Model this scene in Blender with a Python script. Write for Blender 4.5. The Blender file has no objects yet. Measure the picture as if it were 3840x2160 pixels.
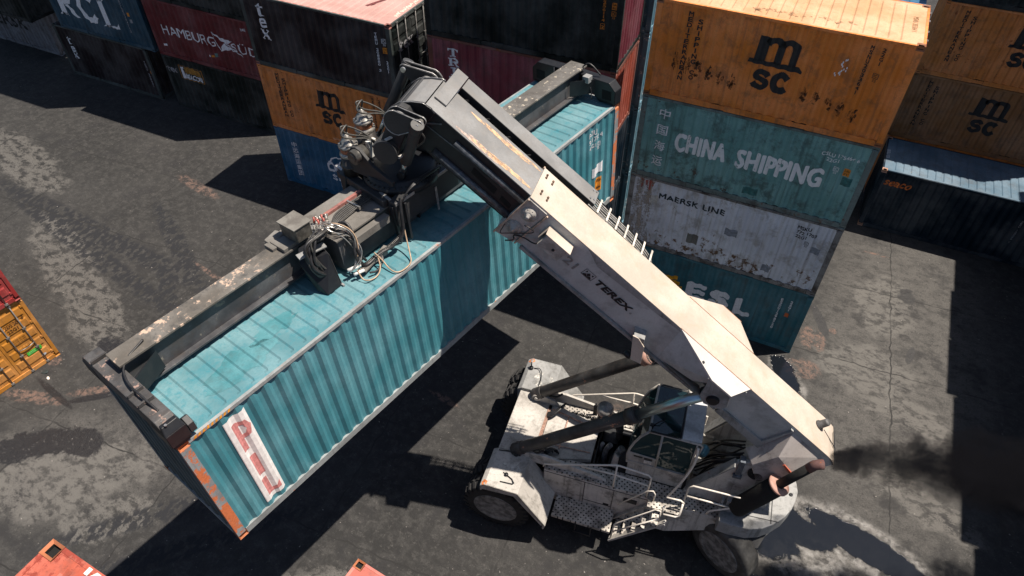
import bpy, bmesh, math, random
from mathutils import Vector, Matrix, Euler
random.seed(11)
R = math.radians
S = bpy.context.scene
COL = S.collection

# ------------------------------------------------------------------ nodes
class NT:
    def __init__(s, name):
        s.m = bpy.data.materials.new(name); s.m.use_nodes = True
        s.t = s.m.node_tree; s.t.nodes.clear()
        s.out = s.t.nodes.new('ShaderNodeOutputMaterial')
    def n(s, typ, **kw):
        nd = s.t.nodes.new('ShaderNode' + typ)
        for k, v in kw.items():
            if hasattr(nd, k) and k not in ('inputs',): setattr(nd, k, v)
        return nd
    def put(s, sock, v):
        if isinstance(v, bpy.types.NodeSocket): s.t.links.new(v, sock)
        elif v is not None:
            if sock.type == 'RGBA' and len(v) == 3: v = (*v, 1)
            sock.default_value = v
    def math(s, op, a, b=None, c=None, clamp=False):
        nd = s.t.nodes.new('ShaderNodeMath'); nd.operation = op; nd.use_clamp = clamp
        s.put(nd.inputs[0], a); s.put(nd.inputs[1], b)
        if c is not None: s.put(nd.inputs[2], c)
        return nd.outputs[0]
    def mix(s, f, a, b, typ='MIX'):
        nd = s.t.nodes.new('ShaderNodeMix'); nd.data_type = 'RGBA'; nd.blend_type = typ
        s.put(nd.inputs[0], f); s.put(nd.inputs[6], a); s.put(nd.inputs[7], b)
        return nd.outputs[2]
    def ramp(s, v, lo, hi, a=0., b=1.):
        nd = s.t.nodes.new('ShaderNodeMapRange'); nd.interpolation_type = 'SMOOTHSTEP'
        s.put(nd.inputs[0], v); s.put(nd.inputs[1], lo); s.put(nd.inputs[2], hi); s.put(nd.inputs[3], a); s.put(nd.inputs[4], b)
        return nd.outputs[0]
    def coord(s, rnd=True):
        tc = s.t.nodes.new('ShaderNodeTexCoord')
        if not rnd: return tc.outputs['Object']
        oi = s.t.nodes.new('ShaderNodeObjectInfo')
        vm = s.t.nodes.new('ShaderNodeVectorMath'); vm.operation = 'MULTIPLY_ADD'
        s.t.links.new(oi.outputs['Random'], vm.inputs[0]); vm.inputs[1].default_value = (37, 53, 11)
        s.t.links.new(tc.outputs['Object'], vm.inputs[2])
        return vm.outputs[0]
    def scale(s, v, sc, rot=(0, 0, 0)):
        nd = s.t.nodes.new('ShaderNodeMapping'); s.put(nd.inputs[0], v)
        nd.inputs['Scale'].default_value = sc; nd.inputs['Rotation'].default_value = rot
        return nd.outputs[0]
    def noise(s, v, sc, det=5, rough=.6, dist=0.):
        nd = s.t.nodes.new('ShaderNodeTexNoise'); s.put(nd.inputs['Vector'], v)
        nd.inputs['Scale'].default_value = sc; nd.inputs['Detail'].default_value = det
        nd.inputs['Roughness'].default_value = rough; nd.inputs['Distortion'].default_value = dist
        return nd.outputs[0]
    def bump(s, h, strength=.3, dist=.02):
        nd = s.t.nodes.new('ShaderNodeBump'); s.put(nd.inputs['Height'], h)
        nd.inputs['Strength'].default_value = strength; nd.inputs['Distance'].default_value = dist
        return nd.outputs[0]
    def bsdf(s, col, rough=.5, metal=0., normal=None, **kw):
        nd = s.t.nodes.new('ShaderNodeBsdfPrincipled')
        s.put(nd.inputs['Base Color'], col); s.put(nd.inputs['Roughness'], rough); s.put(nd.inputs['Metallic'], metal)
        if normal is not None: s.put(nd.inputs['Normal'], normal)
        for k, v in kw.items(): s.put(nd.inputs[k], v)
        return nd.outputs[0]
    def done(s, sh):
        s.t.links.new(sh, s.out.inputs['Surface']); return s.m

def sc3(c, k): return tuple(min(1., x * k) for x in c)
PC = {}
def paint(name, col, rust=.2, dirt=.3, rough=.45, rustcol=(.16, .05, .02), dirtcol=(.06, .05, .045), fade=.25, scale=1., streaks=True, metal=0., spec=.4, low=0.):
    """weathered painted steel: tonal fading, vertical dirt streaks, rust blotches, scratches; low = more wear near the foot"""
    if name in PC: return PC[name]
    t = NT(name); v = t.coord()
    n1 = t.noise(v, .9 * scale, 6, .6)
    n2 = t.noise(v, 4.5 * scale, 8, .7)
    n3 = t.noise(v, 28 * scale, 4, .6)
    c = t.mix(t.ramp(n1, .35, .68), sc3(col, .78), t.mix(fade, col, sc3((col[0] * .6 + .25, col[1] * .6 + .25, col[2] * .6 + .25), 1.0)))
    c = t.mix(t.ramp(n3, .3, .8, 0, .35), c, sc3(col, .6))
    dd = t.noise(v, 2.2 * scale, 8, .72, .15)
    c = t.mix(t.math('MULTIPLY', t.ramp(dd, .47, .66), min(1, dirt * 1.25)), c, dirtcol)
    f = t.math('ADD', t.math('MULTIPLY', n2, .7), t.math('MULTIPLY', n1, .3))
    if low:
        sz = t.n('SeparateXYZ'); t.put(sz.inputs[0], t.coord(False))
        f = t.math('ADD', f, t.ramp(sz.outputs[2], 1.5, .1, 0, low))
    lo = .68 - .30 * rust
    if streaks:
        st = t.noise(t.scale(v, (9 * scale, 9 * scale, .45 * scale)), 1, 7, .68)
        c = t.mix(t.math('MULTIPLY', t.ramp(st, .50, .70), min(1, dirt * 1.1)), c, dirtcol)
        f = t.math('ADD', f, t.ramp(st, .55, .75, 0, .06))
    rm = t.ramp(f, lo, lo + .045)
    rc = t.mix(n3, rustcol, sc3(rustcol, 2.2))
    c = t.mix(rm, c, rc)
    sp = t.noise(v, 55 * scale, 3, .5)
    c = t.mix(t.ramp(sp, .66, .72, 0, .7 * min(1, rust * 2 + .1)), c, sc3(rustcol, .7))
    ro = t.math('ADD', t.math('MULTIPLY', rm, .35), t.math('ADD', rough, t.math('MULTIPLY', n2, .15)), clamp=True)
    b = t.bump(t.math('ADD', t.math('MULTIPLY', n3, .4), t.math('ADD', n1, t.math('MULTIPLY', rm, -.3))), .18, .02)
    PC[name] = t.done(t.bsdf(c, ro, metal, b, **{'Specular IOR Level': spec})); return PC[name]

def plain(name, col, rough=.6, metal=0., var=.3, sc=12, **kw):
    if name in PC: return PC[name]
    t = NT(name); v = t.coord()
    n = t.noise(v, sc, 5, .6)
    c = t.mix(t.ramp(n, .35, .7), sc3(col, 1 - var), sc3(col, 1 + var))
    PC[name] = t.done(t.bsdf(c, rough, metal, t.bump(n, .12, .01), **kw)); return PC[name]

def glass(name, tint=(.35, .55, .58), alpha=.55, ior=1.5):
    t = NT(name)
    tr = t.n('BsdfTransparent'); t.put(tr.inputs[0], tint)
    gl = t.n('BsdfGlossy'); t.put(gl.inputs[0], (.9, .95, 1)); gl.inputs['Roughness'].default_value = .04
    df = t.n('BsdfDiffuse'); t.put(df.inputs[0], (.02, .05, .055))
    lw = t.n('LayerWeight'); lw.inputs[0].default_value = .5; fr = t.n('Math'); fr.operation = 'MULTIPLY_ADD'; t.put(fr.inputs[0], t.math('POWER', lw.outputs['Facing'], 4.)); fr.inputs[1].default_value = .6 * (ior - 1); fr.inputs[2].default_value = .05 * (ior - 1) / .5
    a = t.n('MixShader'); a.inputs[0].default_value = alpha
    t.t.links.new(tr.outputs[0], a.inputs[1]); t.t.links.new(df.outputs[0], a.inputs[2])
    m = t.n('MixShader'); t.t.links.new(fr.outputs[0], m.inputs[0])
    t.t.links.new(a.outputs[0], m.inputs[1]); t.t.links.new(gl.outputs[0], m.inputs[2])
    return t.done(m.outputs[0])

# ------------------------------------------------------------------ mesh helpers
class MB:
    def __init__(s): s.bm = bmesh.new()
    def face(s, pts):
        try: return s.bm.faces.new([s.bm.verts.new(p) for p in pts])
        except Exception: return None
    def box(s, x0, x1, y0, y1, z0, z1):
        v = [s.bm.verts.new((x, y, z)) for x in (x0, x1) for y in (y0, y1) for z in (z0, z1)]
        for f in ((0, 1, 3, 2), (4, 6, 7, 5), (0, 4, 5, 1), (2, 3, 7, 6), (0, 2, 6, 4), (1, 5, 7, 3)):
            s.bm.faces.new([v[i] for i in f])
        return s
    def beam(s, p0, p1, w, h, up=(0, 0, 1)):
        p0 = Vector(p0); p1 = Vector(p1); d = (p1 - p0).normalized(); up = Vector(up)
        sd = d.cross(up)
        if sd.length < 1e-4: sd = d.cross(Vector((1, 0, 0)))
        sd.normalize(); u = sd.cross(d).normalized()
        v = [s.bm.verts.new(p + sd * (w / 2 * i) + u * (h / 2 * j)) for p in (p0, p1) for i in (-1, 1) for j in (-1, 1)]
        for f in ((0, 1, 3, 2), (4, 6, 7, 5), (0, 4, 5, 1), (2, 3, 7, 6), (0, 2, 6, 4), (1, 5, 7, 3)):
            s.bm.faces.new([v[i] for i in f])
        return s
    def cyl(s, p0, p1, r, r2=None, seg=24, cap=True):
        r2 = r if r2 is None else r2
        p0 = Vector(p0); p1 = Vector(p1); d = (p1 - p0).normalized()
        a = d.orthogonal().normalized(); b = d.cross(a)
        A = [s.bm.verts.new(p0 + (a * math.cos(2 * math.pi * i / seg) + b * math.sin(2 * math.pi * i / seg)) * r) for i in range(seg)]
        B = [s.bm.verts.new(p1 + (a * math.cos(2 * math.pi * i / seg) + b * math.sin(2 * math.pi * i / seg)) * r2) for i in range(seg)]
        for i in range(seg):
            s.bm.faces.new((A[i], A[(i + 1) % seg], B[(i + 1) % seg], B[i])).smooth = True
        if cap:
            s.bm.faces.new(A[::-1]); s.bm.faces.new(B)
        return s
    def lathe(s, o, d, prof, seg=40, a0=None):
        o = Vector(o); d = Vector(d).normalized(); a = d.orthogonal().normalized(); b = d.cross(a)
        rows = []
        for r, h in prof:
            rows.append([s.bm.verts.new(o + d * h + (a * math.cos(2 * math.pi * i / seg) + b * math.sin(2 * math.pi * i / seg)) * r) for i in range(seg)])
        for k in range(len(rows) - 1):
            for i in range(seg):
                s.bm.faces.new((rows[k][i], rows[k][(i + 1) % seg], rows[k + 1][(i + 1) % seg], rows[k + 1][i])).smooth = True
        if prof[0][0] > 1e-3: s.bm.faces.new(rows[0][::-1])
        if prof[-1][0] > 1e-3: s.bm.faces.new(rows[-1])
        return s
    def tube(s, pts, r, seg=8, smooth=0):
        pts = [Vector(p) for p in pts]
        for _ in range(smooth):
            q = [pts[0]]
            for i in range(len(pts) - 1):
                q += [pts[i] * .75 + pts[i + 1] * .25, pts[i] * .25 + pts[i + 1] * .75]
            pts = q + [pts[-1]]
        prev = None; u = None
        for i, p in enumerate(pts):
            d = (pts[min(i + 1, len(pts) - 1)] - pts[max(i - 1, 0)])
            if d.length < 1e-7: continue
            d.normalize()
            if u is None: u = d.orthogonal().normalized()
            u = (u - d * u.dot(d)); 
            if u.length < 1e-5: u = d.orthogonal()
            u.normalize(); w = d.cross(u)
            ring = [s.bm.verts.new(p + (u * math.cos(2 * math.pi * k / seg) + w * math.sin(2 * math.pi * k / seg)) * r) for k in range(seg)]
            if prev:
                for k in range(seg):
                    s.bm.faces.new((prev[k], prev[(k + 1) % seg], ring[(k + 1) % seg], ring[k])).smooth = True
            else: s.bm.faces.new(ring[::-1])
            prev = ring
        s.bm.faces.new(prev)
        return s
    def prism(s, poly, vec):
        vec = Vector(vec); A = [s.bm.verts.new(p) for p in poly]; B = [s.bm.verts.new(Vector(p) + vec) for p in poly]
        n = len(poly)
        s.bm.faces.new(A[::-1]); s.bm.faces.new(B)
        for i in range(n): s.bm.faces.new((A[i], A[(i + 1) % n], B[(i + 1) % n], B[i]))
        return s
    def hull(s, pts):
        v = [s.bm.verts.new(p) for p in pts]
        r = bmesh.ops.convex_hull(s.bm, input=v)
        bmesh.ops.delete(s.bm, geom=[g for g in r['geom_interior'] if isinstance(g, bmesh.types.BMVert)], context='VERTS')
        return s
    def map(s, fn):
        for v in s.bm.verts: v.co = fn(v.co)
        return s
    def mesh(s, name):
        bmesh.ops.recalc_face_normals(s.bm, faces=s.bm.faces)
        me = bpy.data.meshes.new(name); s.bm.to_mesh(me); s.bm.free(); return me
    def out(s, name, mat, parent=None, bevel=0., label=None):
        return obj(name, s.mesh(name), mat, parent, bevel, label)
    def out_each(s, name, mat, parent=None, bevel=0.):
        """one object per loose piece"""
        seen = set(); r = []
        for v in s.bm.verts:
            if v in seen: continue
            st = [v]; grp = []; seen.add(v)
            while st:
                q = st.pop(); grp.append(q)
                for e in q.link_edges:
                    o = e.other_vert(q)
                    if o not in seen: seen.add(o); st.append(o)
            b = MB(); mp = {q: b.bm.verts.new(q.co) for q in grp}; fs = {f for q in grp for f in q.link_faces}
            for f in fs: b.bm.faces.new([mp[q] for q in f.verts]).smooth = f.smooth
            r.append(b.out(name, mat, parent, bevel))
        s.bm.free(); return r[0]

def obj(name, me, mat, parent=None, bevel=0., label=None):
    o = bpy.data.objects.new(name, me); COL.objects.link(o)
    if mat is not None:
        if not me.materials: me.materials.append(None)
        o.material_slots[0].link = 'OBJECT'; o.material_slots[0].material = mat
    if parent: o.parent = parent
    if bevel:
        b = o.modifiers.new('bevel', 'BEVEL'); b.width = bevel; b.segments = 2; b.limit_method = 'ANGLE'; b.angle_limit = R(40)
    if label: o['label'] = label
    return o
def thing(name, label, cat, loc=(0, 0, 0), rot=(0, 0, 0), group=None):
    o = bpy.data.objects.new(name, None); COL.objects.link(o); o.location = loc; o.rotation_euler = rot
    o.empty_display_size = .3
    o['label'] = label; o['category'] = cat
    if group: o['group'] = group
    return o

# ------------------------------------------------------------------ text
def text_raw(body, bold=0., shear=0., line=1., align='LEFT', space=1.):
    cu = bpy.data.curves.new('t', 'FONT'); cu.body = body; cu.size = 1; cu.offset = bold; cu.shear = shear
    cu.space_line = line; cu.align_x = align; cu.space_character = space; cu.resolution_u = 3; cu.fill_mode = 'FRONT'
    o = bpy.data.objects.new('t', cu); COL.objects.link(o)
    dg = bpy.context.evaluated_depsgraph_get(); dg.update()
    me = bpy.data.meshes.new_from_object(o.evaluated_get(dg))
    bpy.data.objects.remove(o); bpy.data.curves.remove(cu)
    return me
class Marks:
    """flat markings in a 2-D plane; later folded onto a corrugated wall"""
    def __init__(s): s.bm = bmesh.new()
    def text(s, body, x0, x1, z0, z1, bold=0., shear=0., line=1., align='LEFT', space=1.):
        """bold letters are made of slightly shifted copies, each a fraction of a millimetre proud"""
        me = text_raw(body, 0., shear, line, align, space)
        vs = [v.co.copy() for v in me.vertices]
        if not vs: return s
        a0 = min(v.x for v in vs); a1 = max(v.x for v in vs); b0 = min(v.y for v in vs); b1 = max(v.y for v in vs)
        d = max(bold, 0) * (z1 - z0) / max(b1 - b0, 1e-6); d = min(d, (x1 - x0) * .16)
        ring = lambda q, n: [(q * math.cos(i * 6.2832 / n), q * math.sin(i * 6.2832 / n)) for i in range(n)]
        sh = [(0, 0)] if d <= 0 else (ring(d, 12) + ring(d * .5, 6) if bold > .035 else ring(d, 8)) + [(0, 0)]
        for k, (dx, dz) in enumerate(sh):
            nv = [s.bm.verts.new((x0 + d + dx + (v.x - a0) / max(a1 - a0, 1e-6) * (x1 - x0 - 2 * d), -.0003 * k, z0 + d + dz + (v.y - b0) / max(b1 - b0, 1e-6) * (z1 - z0 - 2 * d))) for v in vs]
            for p in me.polygons:
                try: s.bm.faces.new([nv[i] for i in p.vertices])
                except ValueError: pass
        bpy.data.meshes.remove(me); return s
    def vert(s, body, xc, w, z0, z1, bold=.03, turn=False):
        if turn: # rotated text reading downwards
            t = Marks().text(body, 0, z1 - z0, 0, w, bold)
            return s.add(t, lambda c: (xc - w / 2 + c.z, c.y, z1 - c.x))
        n = len(body); h = (z1 - z0) / n
        for i, ch in enumerate(body):
            if ch == ' ': continue
            ww = w * (.28 if ch in 'I1' else 1.)
            s.text(ch, xc - ww / 2, xc + ww / 2, z1 - h * (i + .86), z1 - h * i, bold)
        return s
    def add(s, o, fn):
        m = {v: s.bm.verts.new(fn(v.co)) for v in o.bm.verts}
        for f in o.bm.faces: s.bm.faces.new([m[v] for v in f.verts])
        o.bm.free(); return s
    def poly(s, pts, y=0.):
        s.bm.faces.new([s.bm.verts.new((x, y, z)) for x, z in pts]); return s
    def rect(s, x0, x1, z0, z1): return s.poly(((x0, z0), (x1, z0), (x1, z1), (x0, z1)))
    def stroke(s, pts, w):
        for i, ((ax, az), (bx, bz)) in enumerate(zip(pts[:-1], pts[1:])):
            d = Vector((bx - ax, bz - az)); L = d.length
            if L < 1e-6: continue
            d /= L; n = Vector((-d.y, d.x)) * w / 2; e = d * w * .3
            s.poly(((ax - e.x + n.x, az - e.y + n.y), (bx + e.x + n.x, bz + e.y + n.y), (bx + e.x - n.x, bz + e.y - n.y), (ax - e.x - n.x, az - e.y - n.y)), -.0002 * (i + 1))
        return s
    def frame(s, x0, x1, z0, z1, w):
        return s.rect(x0, x1, z0, z0 + w).rect(x0, x1, z1 - w, z1).rect(x0, x0 + w, z0 + w, z1 - w).rect(x1 - w, x1, z0 + w, z1 - w)
    def fold(s, folds, depth, off=.004):
        bm = s.bm
        if bm.verts:
            x0 = min(v.co.x for v in bm.verts); x1 = max(v.co.x for v in bm.verts)
            for f in folds:
                if x0 < f < x1:
                    bmesh.ops.bisect_plane(bm, geom=bm.verts[:] + bm.edges[:] + bm.faces[:], plane_co=(f, 0, 0), plane_no=(1, 0, 0))
        for v in bm.verts: v.co.y = depth(v.co.x) - off + v.co.y
        return s
    def out(s, name, mat, parent, fn=None, label=None):
        for v in s.bm.verts:
            if fn: v.co = fn(v.co)
        me = bpy.data.meshes.new(name); s.bm.to_mesh(me); s.bm.free()
        return obj(name, me, mat, parent, 0, label)

# ------------------------------------------------------------------ containers
W = 2.438; H1 = 2.591; L20 = 6.058; L40 = 12.192
PITCH = .278; DEP = .038; YO = .012
def folds_of(L, m=.16):
    n = int(round((L - 2 * m) / PITCH)); p = (L - 2 * m) / n
    F = []
    for i in range(n):
        for k, y in ((0.0, YO), (.26, YO), (.5, YO + DEP), (.76, YO + DEP)): F.append((m + p * (i + k), y))
    F.append((L - m, YO)); return F
def depth_fn(F):
    def d(x):
        if x <= F[0][0] or x >= F[-1][0]: return YO if .1 < x else .003
        for (a, ya), (b, yb) in zip(F[:-1], F[1:]):
            if a <= x <= b: return ya + (yb - ya) * (x - a) / max(b - a, 1e-9)
        return YO
    return d
MESH = {}
HOLE = plain('hole_shade_black', (.006, .006, .006), .9)  # blackens casting pocket floors, painting in the shade inside the hole
def cast_mesh():
    if 'cast' in MESH: return MESH['cast']
    m = MB(); m.box(0, .178, 0, .162, 0, .118)
    bmesh.ops.recalc_face_normals(m.bm, faces=m.bm.faces)
    for f in list(m.bm.faces):
        n = f.normal.copy()
        r = bmesh.ops.inset_region(m.bm, faces=[f], thickness=.036)
        bmesh.ops.translate(m.bm, verts=f.verts[:], vec=-n * (.07 if n.z > .5 else .03))
        f.material_index = 1
    me = m.mesh('corner_casting'); me.materials.append(None); me.materials.append(HOLE); MESH['cast'] = me; return me
def cmeshes(L, H, door):
    key = (L, round(H, 3))
    if key in MESH: return MESH[key]
    d = {}
    m = MB()  # frame
    for x0, x1 in ((.006, .158), (L - .158, L - .006)):
        for y0, y1 in ((.004, .105), (W - .105, W - .004)): m.box(x0, x1, y0, y1, .118, H - .118)
    pk = [(L / 2 - 1.03, .18), (L / 2 + 1.03, .18)] if L < 7 else []
    for y0, y1 in ((.003, .05), (W - .05, W - .003)):
        m.box(.178, L - .178, y0, y1 + (.012 if y0 < 1 else 0), H - .075, H - .007)
        xs = [.178] + sum([[c - h, c + h] for c, h in pk], []) + [L - .178]
        for a, b in zip(xs[0::2], xs[1::2]): m.box(a, b, y0, y1, .0125, .165)
        for c, h in pk: m.box(c - h, c + h, y0 + .03 if y0 < 1 else y0, y1 if y0 < 1 else y1 - .03, .0125, .135)
    for x0, x1 in ((.003, .06), (L - .06, L - .003)):
        m.box(x0, x1, .162, W - .162, H - .112, H - .007); m.box(x0, x1, .162, W - .162, .0125, .15)
    d['frame'] = m.mesh('frame')
    F = folds_of(L); rows = (.16, H - .07)
    for nm, fy in (('side_panel', lambda y: y), ('back_panel', lambda y: W - y)):
        m = MB(); V = [[m.bm.verts.new((x, fy(y), z)) for z in rows] for x, y in F]
        for a, b in zip(V[:-1], V[1:]): m.bm.faces.new((a[0], b[0], b[1], a[1]))
        me = bpy.data.meshes.new(nm); 
        m.bm.to_mesh(me); m.bm.free(); d[nm] = me
    E = folds_of(W, .105)
    for nm, fx in (('end_a', lambda x: x + .004), ('end_b', lambda x: L - x - .004)):
        m = MB(); V = [[m.bm.verts.new((fx(x), y, z)) for z in (.14, H - .1)] for y, x in E]
        for a, b in zip(V[:-1], V[1:]): m.bm.faces.new((a[0], b[0], b[1], a[1]))
        me = bpy.data.meshes.new('end_panel'); m.bm.to_mesh(me); m.bm.free(); d[nm] = me
    # roof with cross corrugations
    m = MB(); zt = H - .012; xs = [(.18, 0), (.32, 0)]; n = int((L - .68) / .262); p = (L - .68) / n
    for i in range(n):
        a = .34 + p * i; xs += [(a + p * .02, 0), (a + p * .12, -.02), (a + p * .28, -.02), (a + p * .40, 0)]
    xs += [(L - .18, 0)]
    for xa, xb in ((.05, .18), (L - .18, L - .05)): m.face([(xa, .165, zt), (xb, .165, zt), (xb, W - .165, zt), (xa, W - .165, zt)])
    ys = [(.05, 0), (.13, 0), (.19, 1), (W - .19, 1), (W - .13, 0), (W - .05, 0)]
    V = [[m.bm.verts.new((x, y, zt + h * k)) for y, k in ys] for x, h in xs]
    for a, b in zip(V[:-1], V[1:]):
        for k in range(len(ys) - 1): m.bm.faces.new((a[k], b[k], b[k + 1], a[k + 1]))
    d['roof'] = m.mesh('roof_panel')
    m = MB(); m.box(.06, L - .06, .055, W - .055, .03, .1); d['floor'] = m.mesh('floor')
    # door leaf (end b, first half y 0.11..W/2)
    for i, (ya, yb) in enumerate(((.11, W / 2 - .006), (W / 2 + .006, W - .11))):
        m = MB(); x0 = L - .06; zz0 = .16; zz1 = H - .125
        m.box(x0, x0 + .028, ya, yb, zz0, zz1)
        nr = 5; hh = (zz1 - zz0 - .12) / nr
        for k in range(nr):
            a = zz0 + .06 + hh * k + .05; b = a + hh - .1
            pts = [(x0 + .028, ya + .07, a), (x0 + .028, yb - .07, a), (x0 + .028, yb - .07, b), (x0 + .028, ya + .07, b)]
            q = [(x0 + .05, ya + .10, a + .05), (x0 + .05, yb - .10, a + .05), (x0 + .05, yb - .10, b - .05), (x0 + .05, ya + .10, b - .05)]
            for u in range(4): m.face([pts[u], pts[(u + 1) % 4], q[(u + 1) % 4], q[u]])
            m.face(q)
        for k in range(4):  # hinges
            zc = zz0 + .15 + (zz1 - zz0 - .3) * k / 3
            yh = (ya - .05, ya + .06) if i == 0 else (yb - .06, yb + .05)
            m.box(x0 + .028, x0 + .052, yh[0], yh[1], zc - .04, zc + .04)
        d['door%d' % i] = m.mesh('door')
        for j, fr in enumerate((.3, .74)):
            m = MB(); y = ya + (yb - ya) * fr; xb = x0 + .072
            m.cyl((xb, y, .05), (xb, y, H - .03), .017, seg=10)
            for zc in (.07, H - .06): m.box(xb - .03, xb + .022, y - .045, y + .045, zc - .03, zc + .03)
            for fz in (.3, .62): m.box(xb - .045, xb + .02, y - .05, y + .05, H * fz - .025, H * fz + .025)
            yy = y + (.3 if j == 0 else -.3); m.tube([(xb + .025, y, 1.0), (xb + .03, (y + yy) / 2, .97), (xb + .03, yy, .96)], .012, 6)
            d['bar%d%d' % (i, j)] = m.mesh('lock_bar')
    MESH[key] = d; return d

GALV = plain('galvanised_steel', (.30, .29, .28), .45, .6, .25)
CASTM = {}
WHITE = plain('white_lettering', (.82, .83, .86), .6, 0, .12, 20)
def chipped(name, col, lo=.585, hi=.615):
    t = NT(name); v = t.coord()
    n = t.math('ADD', t.math('MULTIPLY', t.noise(t.scale(v, (7, 7, 1.3)), 1, 7, .7), .6), t.math('MULTIPLY', t.noise(v, 16, 6, .7), .4))
    tr = t.n('BsdfTransparent'); mx = t.n('MixShader'); t.put(mx.inputs[0], t.ramp(n, lo, hi))
    t.t.links.new(t.bsdf(t.mix(t.noise(v, 9), sc3(col, .8), sc3(col, 1.1)), .65), mx.inputs[1]); t.t.links.new(tr.outputs[0], mx.inputs[2])
    return t.done(mx.outputs[0])
WORNW = chipped('worn_white_lettering', (.86, .87, .88))
DARK = plain('black_lettering', (.012, .014, .018), .6, 0, .2)
ORNG = plain('orange_decal', (.75, .28, .03), .5, 0, .15)
GREYL = plain('grey_lettering', (.33, .33, .35), .6, 0, .2)
class Cont:
    def __init__(s, label, loc, yaw, mat, L=L20, H=H1, frame=None, roof=None, cast=None, door=None, group=None, rot=None, name='shipping_container', end=None, ends='ab', castings=True, panel=None):
        s.L, s.H = L, H
        s.root = thing(name, label, 'container', loc, rot or (0, 0, yaw), group)
        d = cmeshes(L, H, door)
        frame = frame or mat; cast = cast or frame; roof = roof or mat
        obj('frame', d['frame'], frame, s.root)
        obj('side_panel', d['side_panel'], mat, s.root); obj('side_panel', d['back_panel'], mat, s.root)
        obj('roof_panel', d['roof'], roof, s.root); obj('floor', d['floor'], DARK, s.root)
        for e in 'ab':
            if door and e == 'b':
                for i in (0, 1):
                    o = obj('door', d['door%d' % i], end or mat, s.root)
                    for j in (0, 1): obj('lock_bar', d['bar%d%d' % (i, j)], GALV if door == 'bars' else (end or mat), o)
            else: obj('end_panel', d['end_' + e], end or mat, s.root)
        if castings:
            cm = cast_mesh()
            for x in (0, L - .178):
                for y in (0, W - .162):
                    for z in (0, H - .118):
                        o = obj('corner_casting', cm, cast, s.root); o.location = (x, y, z)
        s.F = folds_of(L); s.df = depth_fn(s.F); s.fx = [x for x, _ in s.F]
    def mark(s, name, mk, mat, off=.004, label=None):
        mk.fold(s.fx, s.df, off); return mk.out(name, mat, s.root, None, label)
    def roofmark(s, name, mk, mat):
        z = s.H - .012 + .004
        return mk.out(name, mat, s.root, lambda c: Vector((c.x, c.z, z - c.y)))
    def endmark(s, name, mk, mat):
        x = s.L - .06 + .056
        return mk.out(name, mat, s.root, lambda c: Vector((x - c.y, c.x, c.z)))

def msc_logo(k, x0, x1, zb):
    """bold lower-case letters m over s c with a bar through them, slightly slanted"""
    w = x1 - x0; q = lambda a, b: (x0 + a * w, zb + b * w)
    m = Marks()
    m.poly([q(.10, .56), q(.30, .56), q(.33, 1.02), q(.13, 1.05)])
    def arch(a):
        pts = []
        n = 8
        out = [(a + .30 * (1 - math.cos(math.pi * i / n)) / 2 * 1.25, .93 + .12 * math.sin(math.pi * i / n)) for i in range(n + 1)]
        inn = [(a + .11 + .30 * (1 - math.cos(math.pi * i / n)) / 2 * .42, .87 + .07 * math.sin(math.pi * i / n)) for i in range(n + 1)]
        for i in range(n): m.poly([q(*out[i]), q(*out[i + 1]), q(*inn[i + 1]), q(*inn[i])])
    arch(.24); arch(.50)
    m.poly([q(.46, .56), q(.60, .56), q(.615, .93), q(.475, .90)])
    m.poly([q(.73, .56), q(.86, .56), q(.875, .93), q(.74, .90)])
    m.poly([q(0, .50), q(1.0, .47), q(1.0, .52), q(.93, .58), q(.02, .58)])
    cs = lambda cx, cz, rx, rz, a0, a1, n=12: [q(cx + rx * math.cos(R(a0 + (a1 - a0) * i / n)), cz + rz * math.sin(R(a0 + (a1 - a0) * i / n))) for i in range(n + 1)]
    m.stroke(cs(.325, .285, .105, .075, 20, 230, 10) + cs(.315, .135, .115, .08, 75, -160, 12), .105 * w)
    m.stroke(cs(.69, .21, .125, .155, 48, 312, 14), .125 * w)
    return m
def icbox(m, x, z, s=.13):
    m.frame(x - s / 2, x + s / 2, z - s / 2, z + s / 2, s * .1)
    m.text('IC', x - s * .3, x + s * .3, z - s * .25, z + s * .3, .01); m.text('33', x - s * .3, x + s * .3, z - s * 1.1, z - s * .62, .01); return m
def decal(m, x, z, w=.16, h=.22): return m.rect(x - w / 2, x + w / 2, z - h / 2, z + h / 2)
def decaltxt(m, x, z, t1='2.6m', t2="8'6\"", w=.12): return m.text(t1, x - w / 2, x + w / 2, z + .015, z + .075, .01).text(t2, x - w / 2, x + w / 2, z - .08, z - .02, .01)

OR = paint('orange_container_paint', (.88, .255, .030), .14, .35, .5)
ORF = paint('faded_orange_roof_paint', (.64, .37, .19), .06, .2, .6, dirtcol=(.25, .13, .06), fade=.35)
ORW = paint('worn_orange_container_paint', (.80, .27, .055), .30, .3, .55, rustcol=(.20, .06, .02))
TEAL = paint('sea_green_container_paint', (.18, .41, .40), .14, .7, .5, dirtcol=(.07, .13, .125), rustcol=(.06, .05, .04), low=.04)
TEALR = paint('rusty_sea_green_frame_paint', (.16, .22, .21), .32, .6, .6, rustcol=(.10, .06, .04))
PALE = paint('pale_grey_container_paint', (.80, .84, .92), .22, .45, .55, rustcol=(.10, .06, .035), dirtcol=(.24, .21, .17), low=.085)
PALEF = paint('grimy_pale_frame_paint', (.28, .27, .26), .34, .8, .65, rustcol=(.09, .06, .04))
ESLB = paint('dark_teal_container_paint', (.022, .165, .215), .05, .3, .45)
COSB = paint('deep_blue_container_paint', (.008, .12, .25), .06, .25, .45, dirtcol=(.014, .015, .015))
TEXM = paint('dark_maroon_container_paint', (.019, .012, .015), .12, .3, .5, spec=.2, rustcol=(.18, .02, .04), dirtcol=(.014, .015, .015))
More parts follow.
